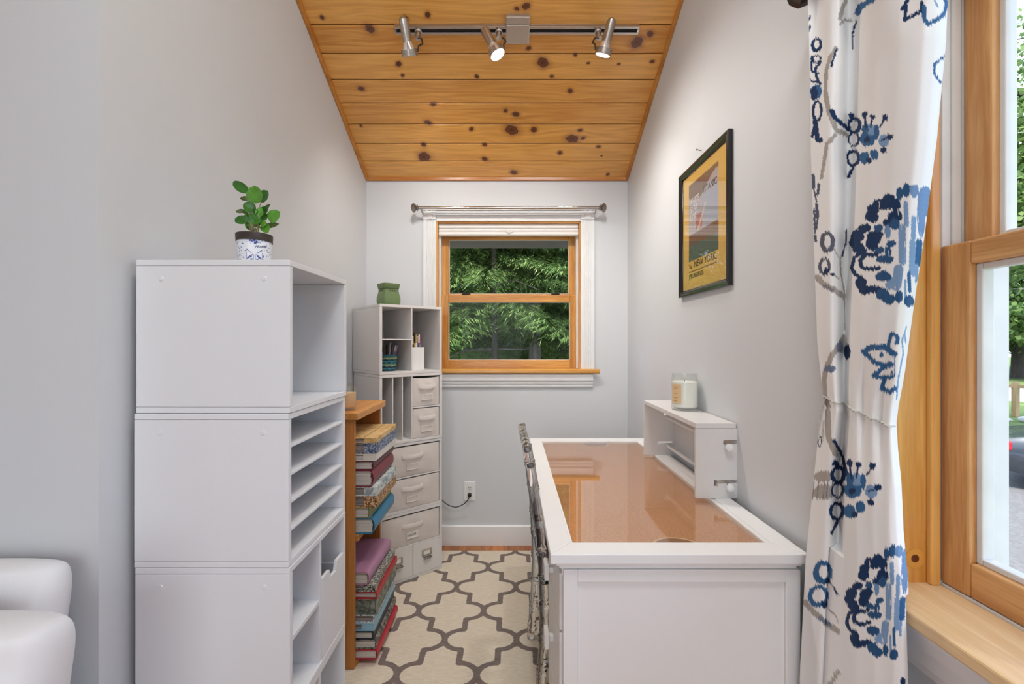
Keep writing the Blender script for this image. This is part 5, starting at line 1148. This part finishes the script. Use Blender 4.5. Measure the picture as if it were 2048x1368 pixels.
def leaf_cloud(nm, centers, n_per, spread, size, seed, flat=.6):
    r_ = np.random.default_rng(seed); c = np.repeat(np.asarray(centers), n_per, 0); N = len(c)
    p = c + r_.normal(0, 1, (N, 3)) * np.array([spread, spread, spread * flat]); a = r_.normal(0, 1, (N, 3)); a /= np.linalg.norm(a, axis=1)[:, None]
    b_ = np.cross(a, r_.normal(0, 1, (N, 3))); b_ /= np.linalg.norm(b_, axis=1)[:, None]; L = size * r_.uniform(.6, 1.3, (N, 1)); W = L * .36
    vs = np.stack([p - a * L * .5, p + b_ * W, p + a * L * .5, p - b_ * W], 1).reshape(-1, 3); return np_mesh(nm, vs, np.arange(4 * N).reshape(-1, 4))
def leafmat(nm, c1, c2, c3):
    m, n, l, b = base_mat(nm); b.inputs['Roughness'].default_value = .6; g = n.new('ShaderNodeNewGeometry'); r = n.new('ShaderNodeValToRGB'); e = r.color_ramp.elements
    e[0].color = (*c1, 1); e[1].color = (*c3, 1); q = e.new(.5); q.color = (*c2, 1); l.new(g.outputs['Random Per Island'], r.inputs[0]); l.new(r.outputs[0], b.inputs['Base Color'])
    t = n.new('ShaderNodeBsdfTranslucent'); l.new(r.outputs[0], t.inputs['Color']); mx = n.new('ShaderNodeMixShader'); mx.inputs[0].default_value = .4
    l.new(b.outputs[0], mx.inputs[1]); l.new(t.outputs[0], mx.inputs[2]); l.new(mx.outputs[0], n['Material Output'].inputs[0]); return m
NEED = leafmat('hemlock_needles', C(72, 100, 52), C(110, 140, 74), C(168, 188, 112)); BROAD = leafmat('broad_leaves', C(74, 104, 48), C(104, 136, 66), C(146, 170, 98))
BARK = mat('grey_bark', C(120, 110, 100), .95, var=.4, scale=14, stretch=(1, 1, .15), bump=.9, bscale=30); BARK2 = mat('dark_bark', C(74, 66, 58), .95, var=.35, scale=14, stretch=(1, 1, .2), bump=.8, bscale=30)
def conifer_mesh(seed):
    r_ = np.random.default_rng(seed); vs = []
    for k in range(300):
        z_ = r_.uniform(1.7, 8.0); az = r_.uniform(0, 2 * math.pi); L = (2.5 - z_ * .22) * r_.uniform(.7, 1.1); d = np.array([math.cos(az), math.sin(az), 0]); sd = np.array([-math.sin(az), math.cos(az), 0])
        n_ = int(L / .055); s = r_.uniform(.18, 1, n_)[:, None] * L; drop = -.16 * (s / L) ** 2 * L + r_.normal(0, .03, (n_, 1))
        base = d * s + np.array([0, 0, z_]) + np.array([0, 0, 1]) * drop
        for sgn in (-1, 1):
            for tw in range(8):
                off = r_.uniform(.02, .30, (n_, 1)) * (1.1 - s / L * .6); p = base + sd * sgn * off + np.array([0, 0, -.25]) * off + d * off * .4
                a = sd * sgn * .8 + d * r_.uniform(.1, .9, (n_, 1)) + np.array([0, 0, -.3]) + r_.normal(0, .25, (n_, 3)); a /= np.linalg.norm(a, axis=1)[:, None]
                b_ = np.cross(a, np.array([0, 0, 1.0])); ll = r_.uniform(.06, .13, (n_, 1)); vs.append(np.stack([p, p + a * ll * .5 + b_ * .0085, p + a * ll, p + a * ll * .5 - b_ * .0085], 1))
    v = np.concatenate(vs).reshape(-1, 3); return np_mesh('foliage', v, np.arange(len(v)).reshape(-1, 4))
con = [conifer_mesh(1), conifer_mesh(2)]
for m_ in con: m_.materials.append(NEED)
def conifer(px, Y, r0, k, label, bark, sc=1.0, lift=0.0):
    X = (px - 1024) * Y / F
    o = thing('conifer_tree', label, 'tree', (X, Y, GZ), 0, 'conifers outside the small window')
    q = MB(); q.tube([(X, Y, GZ - .05), (X + .03, Y, GZ + 2.5), (X, Y + .05, GZ + 5.5), (X, Y, GZ + 9)], [r0 * 1.15, r0, r0 * .7, r0 * .15], 14); q.build('trunk', bark, o, smooth=True)
    q = MB()
    for i in range(26):
        z_ = GZ + 1.0 + i * .27; a = i * 2.4 + px; L = (1.9 - i * .05) * sc; q.tube([(X, Y, z_), (X + L * .5 * math.cos(a), Y + L * .5 * math.sin(a), z_ + .02), (X + L * math.cos(a), Y + L * math.sin(a), z_ - .16)], [.012, .008, .003], 5)
    q.build('branches', bark, o)
    fo = bpy.data.objects.new('foliage', con[k % 2]); col.objects.link(fo); fo.parent = o; fo.location = (0, 0, lift); fo.rotation_euler = (0, 0, px * .013 + k); fo.scale = (sc, sc, 1.05)
LBT = 'tall green conifer among the others outside the small window'
conifer(1066, 6.6, .088, 0, 'conifer with a thick pale grey trunk outside the small window', BARK, 1.0, .95)
for px, Y, r0, k, sc in ((985, 5.8, .035, 13, .8), (918, 8.0, .10, 1, 1.1), (945, 9.5, .10, 2, 1.15), (998, 10.5, .08, 3, 1.2), (1126, 9.0, .09, 4, 1.15), (870, 7.2, .11, 5, 1.1), (1190, 7.6, .12, 6, 1.1), (1030, 13, .12, 7, 1.5), (900, 13, .12, 8, 1.5), (1150, 13.5, .12, 9, 1.5), (965, 17, .12, 10, 2.1), (1085, 18, .12, 11, 2.1)):
    conifer(px, Y, r0, k, LBT, BARK2, sc, .85 if Y < 6 else .5 if Y < 9.6 else -.3)
# eave of the house above the small window
b = MB(); b.box(-1.6, 1.6, D + T + .001, D + .62, 1.97, 2.07); struct(b.build('trim_4', mat('eave_board', C(120, 108, 104), .7)))
# broad-leaved trees across the road, seen through the large window
def broad(px, Y, hgt, spread, nb, n_per, size, seed, label, lowz=1.2):
    X = (px - 1024) * Y / F; o = thing('shade_tree', label, 'tree', (X, Y, GZ)); r_ = random.Random(seed)
    q = MB(); q.tube([(X, Y, GZ - .05), (X + .1, Y, GZ + hgt * .3), (X, Y, GZ + hgt * .6), (X, Y, GZ + hgt * .9)], [hgt * .028, hgt * .022, hgt * .014, .02], 12); q.build('trunk', BARK2, o, smooth=True)
    q = MB(); cs_ = []
    for i in range(nb):
        z_ = GZ + r_.uniform(hgt * .2, hgt * .75); a = r_.uniform(0, 6.28); L = spread * r_.uniform(.45, 1.0); e_ = Vector((X + L * math.cos(a), Y + L * math.sin(a), max(GZ + lowz, z_ + L * r_.uniform(-.1, .45))))
        m1 = Vector((X, Y, z_)).lerp(e_, .5) + Vector((0, 0, .15 * L)); q.tube([(X, Y, z_), m1, e_], [hgt * .009, hgt * .005, .01], 6)
        for t_ in (.45, .6, .75, .9, 1.0): cs_.append(tuple(Vector((X, Y, z_)).lerp(e_, t_) + Vector((r_.gauss(0, .35), r_.gauss(0, .35), r_.gauss(0, .3))) * spread * .16))
    q.build('branches', BARK2, o)
    me = leaf_cloud('foliage', cs_, n_per, spread * .13, size, seed); mesh_obj('foliage', me, BROAD, o)
broad(2290, 9.6, 11.5, 4.2, 46, 170, .13, 5, 'spreading shade tree with open branches beyond the driveway', 5.6)
broad(2035, 31, 13, 6.0, 60, 130, .34, 6, 'dense green shade tree on the far lawn across the road', 2.0)
broad(2120, 36, 14, 6.5, 50, 110, .36, 8, 'rounded shade tree standing beside the dense one across the road', 2.0)
broad(1960, 34, 14, 6.5, 50, 110, .36, 9, 'shade tree half hidden by the window frame across the road', 2.0)
# mailbox on a timber post
mbp = P(2031, 832, 15.0); mbp.z = GZ
mb = thing('mailbox_post', 'timber post with a cross arm and a dark mailbox beside the road', 'mailbox', mbp)
TIMB = mat('weathered_timber', C(178, 150, 112), .8, var=.15, scale=8, stretch=(1, 1, .2))
q = MB(); q.box(mbp.x - .07, mbp.x + .07, mbp.y - .07, mbp.y + .07, GZ, GZ + 1.15); q.build('post', TIMB, mb, bev=.01)
q = MB(); dv = -v_ * -1; pts_ = [mbp + v_ * -.45, mbp + v_ * 1.0]
q.add([p_ + u_ * s1 * .05 + Vector((0, 0, GZ * 0 + z_)) for p_ in pts_ for s1 in (-1, 1) for z_ in (.95, 1.06)], [(0,1,3,2),(4,6,7,5),(0,2,6,4),(1,5,7,3),(0,4,5,1),(2,3,7,6)]); q.build('cross_arm', TIMB, mb)
q = MB(); bxp_ = mbp + v_ * .62; prof2 = [(-.09, 0)] + [(-.09 * math.cos(a), .10 + .09 * math.sin(a)) for a in np.linspace(0, math.pi, 9)] + [(.09, 0)]
q.rings([[bxp_ + v_ * s1 + u_ * a + Vector((0, 0, .72 + z_)) for a, z_ in prof2] for s1 in (-.22, .22)]); q.build('mailbox', mat('dark_mailbox', C(54, 56, 60), .4, .3), mb)
q = MB(); bs = bxp_ + Vector((0, 0, 0)); q.box(bs.x - .16, bs.x + .16, bs.y - .16, bs.y + .16, GZ, GZ + .70); q.build('brick_pier', mat('pier_brick', C(128, 82, 66), .9, var=.25, scale=12), mb)
for k in range(9):
    p_ = u_ * (21.0 + .15 * math.sin(k * 3)) + v_ * (1.0 - k * .36 - .2); sc_ = .13 + .05 * math.sin(k * 2.3)
    bm = bmesh.new(); bmesh.ops.create_icosphere(bm, subdivisions=2, radius=1)
    for v in bm.verts: v.co *= 1 + .18 * math.sin(v.co.x * 5 + k) * math.cos(v.co.y * 4 + v.co.z * 3)
    bmesh.ops.scale(bm, vec=(sc_, sc_ * 1.2, sc_ * .7), verts=bm.verts); me = bpy.data.meshes.new('rock'); bm.to_mesh(me); bm.free()
    o = mesh_obj('rock', me, mat('pale_rock', C(206, 202, 196), .9, var=.12, scale=6)); o.location = (p_.x, p_.y, GZ + sc_ * .45); tag(o, 'pale rock in the row edging the driveway', 'rock', 'rocks edging the driveway')
for z_, dd in ((1.0 + 3.35, 0), (1.0 + 2.95, .4), (1.0 + 2.3, .2)):
    q = MB(); a_p, b_p = u_ * (26 + dd) - v_ * 25, u_ * (26 + dd) + v_ * 25; q.tube([(a_p.x, a_p.y, z_ + .6), ((u_ * (26 + dd)).x, (u_ * (26 + dd)).y, z_), (b_p.x, b_p.y, z_ + .6)], .02, 6)
    o = q.build('utility_wire', BLACKP); tag(o, 'thin dark utility wire strung along the road', 'wire', 'utility wires along the road')
# dark parked car on the driveway
car_t = Vector(((1996 - 1024) * 7.6 / F, 7.6, GZ + .012)); al = -v_; ac = u_          # tail end, length axis, width axis
car = thing('parked_car', 'dark grey car with a red tail light parked on the driveway', 'car', car_t)
def carp(a, w, z_): return car_t + al * a + ac * w + Vector((0, 0, z_))
sec = [(.0, .42, .62), (.06, .32, .84), (.35, .28, .90), (1.0, .26, .93), (2.9, .26, .92), (3.9, .28, .84), (4.35, .34, .72), (4.45, .44, .58)]
q = MB(); q.rings([[carp(a, w, z_) for w, z_ in ((.05, z0_), (0, z0_ + .12), (.0, z1_ - .14), (.10, z1_), (.9, z1_ + .02), (1.70, z1_), (1.80, z1_ - .14), (1.80, z0_ + .12), (1.75, z0_))] for a, z0_, z1_ in sec]); q.build('body', mat('car_paint', C(66, 70, 76), .25, .4, coat=.6), car, smooth=True, ang=40)
cab = [(.75, .94, .94), (1.25, .94, 1.36), (2.3, .94, 1.42), (3.05, .94, .94)]
q = MB(); q.rings([[carp(a, w, z_) for w, z_ in ((.08, .90), (.22, max(z1_, .91)), (1.58, max(z1_, .91)), (1.72, .90))] for a, z0_, z1_ in cab]); q.build('cabin', mat('car_glass', C(30, 34, 38), .1), car, smooth=True, ang=30)
for a in (.85, 3.55):
    for w in (-.01, 1.63): q = MB(); q.lathe([(0, 0), (.20, 0), (.22, .02), (.31, .02), (.32, .06), (.32, .16), (.31, .18), (0, .18)], carp(a, w, .32), ac, 24); q.build('wheel', mat('tyre', C(30, 30, 32), .8), car, smooth=True, ang=40)
q = MB(); q.rings([[carp(a, w, z_) for w, z_ in ((-.012, .66), (-.012, .80), (.30, .82), (.30, .66))] for a in (-.012, .16)]); q.build('tail_light', mat('tail_light_red', C(190, 40, 46), .2), car, bev=.02)

# ------------------------------------------------------------------ unseen housings added around the fill lights: a drum and a wall frame
lc = Vector((.15, .25, 3.30)); cl_ = thing('overhead_fill_drum', 'white drum added around the overhead fill light', 'lamp', lc)
q = MB(); q.lathe([(.40, -.03), (.42, -.03), (.42, .10), (.40, .10), (.40, -.03)], lc, (0, 0, 1), 40, caps=False); q.build('drum_shade', SHD, cl_, smooth=True)
q = MB(); q.lathe([(0, .02), (.40, .02), (.40, .03), (.03, .03), (.03, .16), (.07, .165), (.07, .185), (0, .185)], lc, (0, 0, 1), 32); q.build('canopy', TRIMW, cl_, smooth=True)
w3 = thing('rear_fill_frame', None, None, (-.45, YREAR, .1), kind='structure')  # frame added around the rear fill light; the wall behind is solid
for a in ((-1.65, -1.57, .08, 2.22), (.67, .715, .08, 2.22), (-1.57, .67, 2.16, 2.22), (-1.57, .67, .02, .14)):
    q = MB(); q.box(a[0], a[1], YREAR, YREAR + .05, a[2], a[3]); q.build('casing', TRIMW, w3, bev=.003)
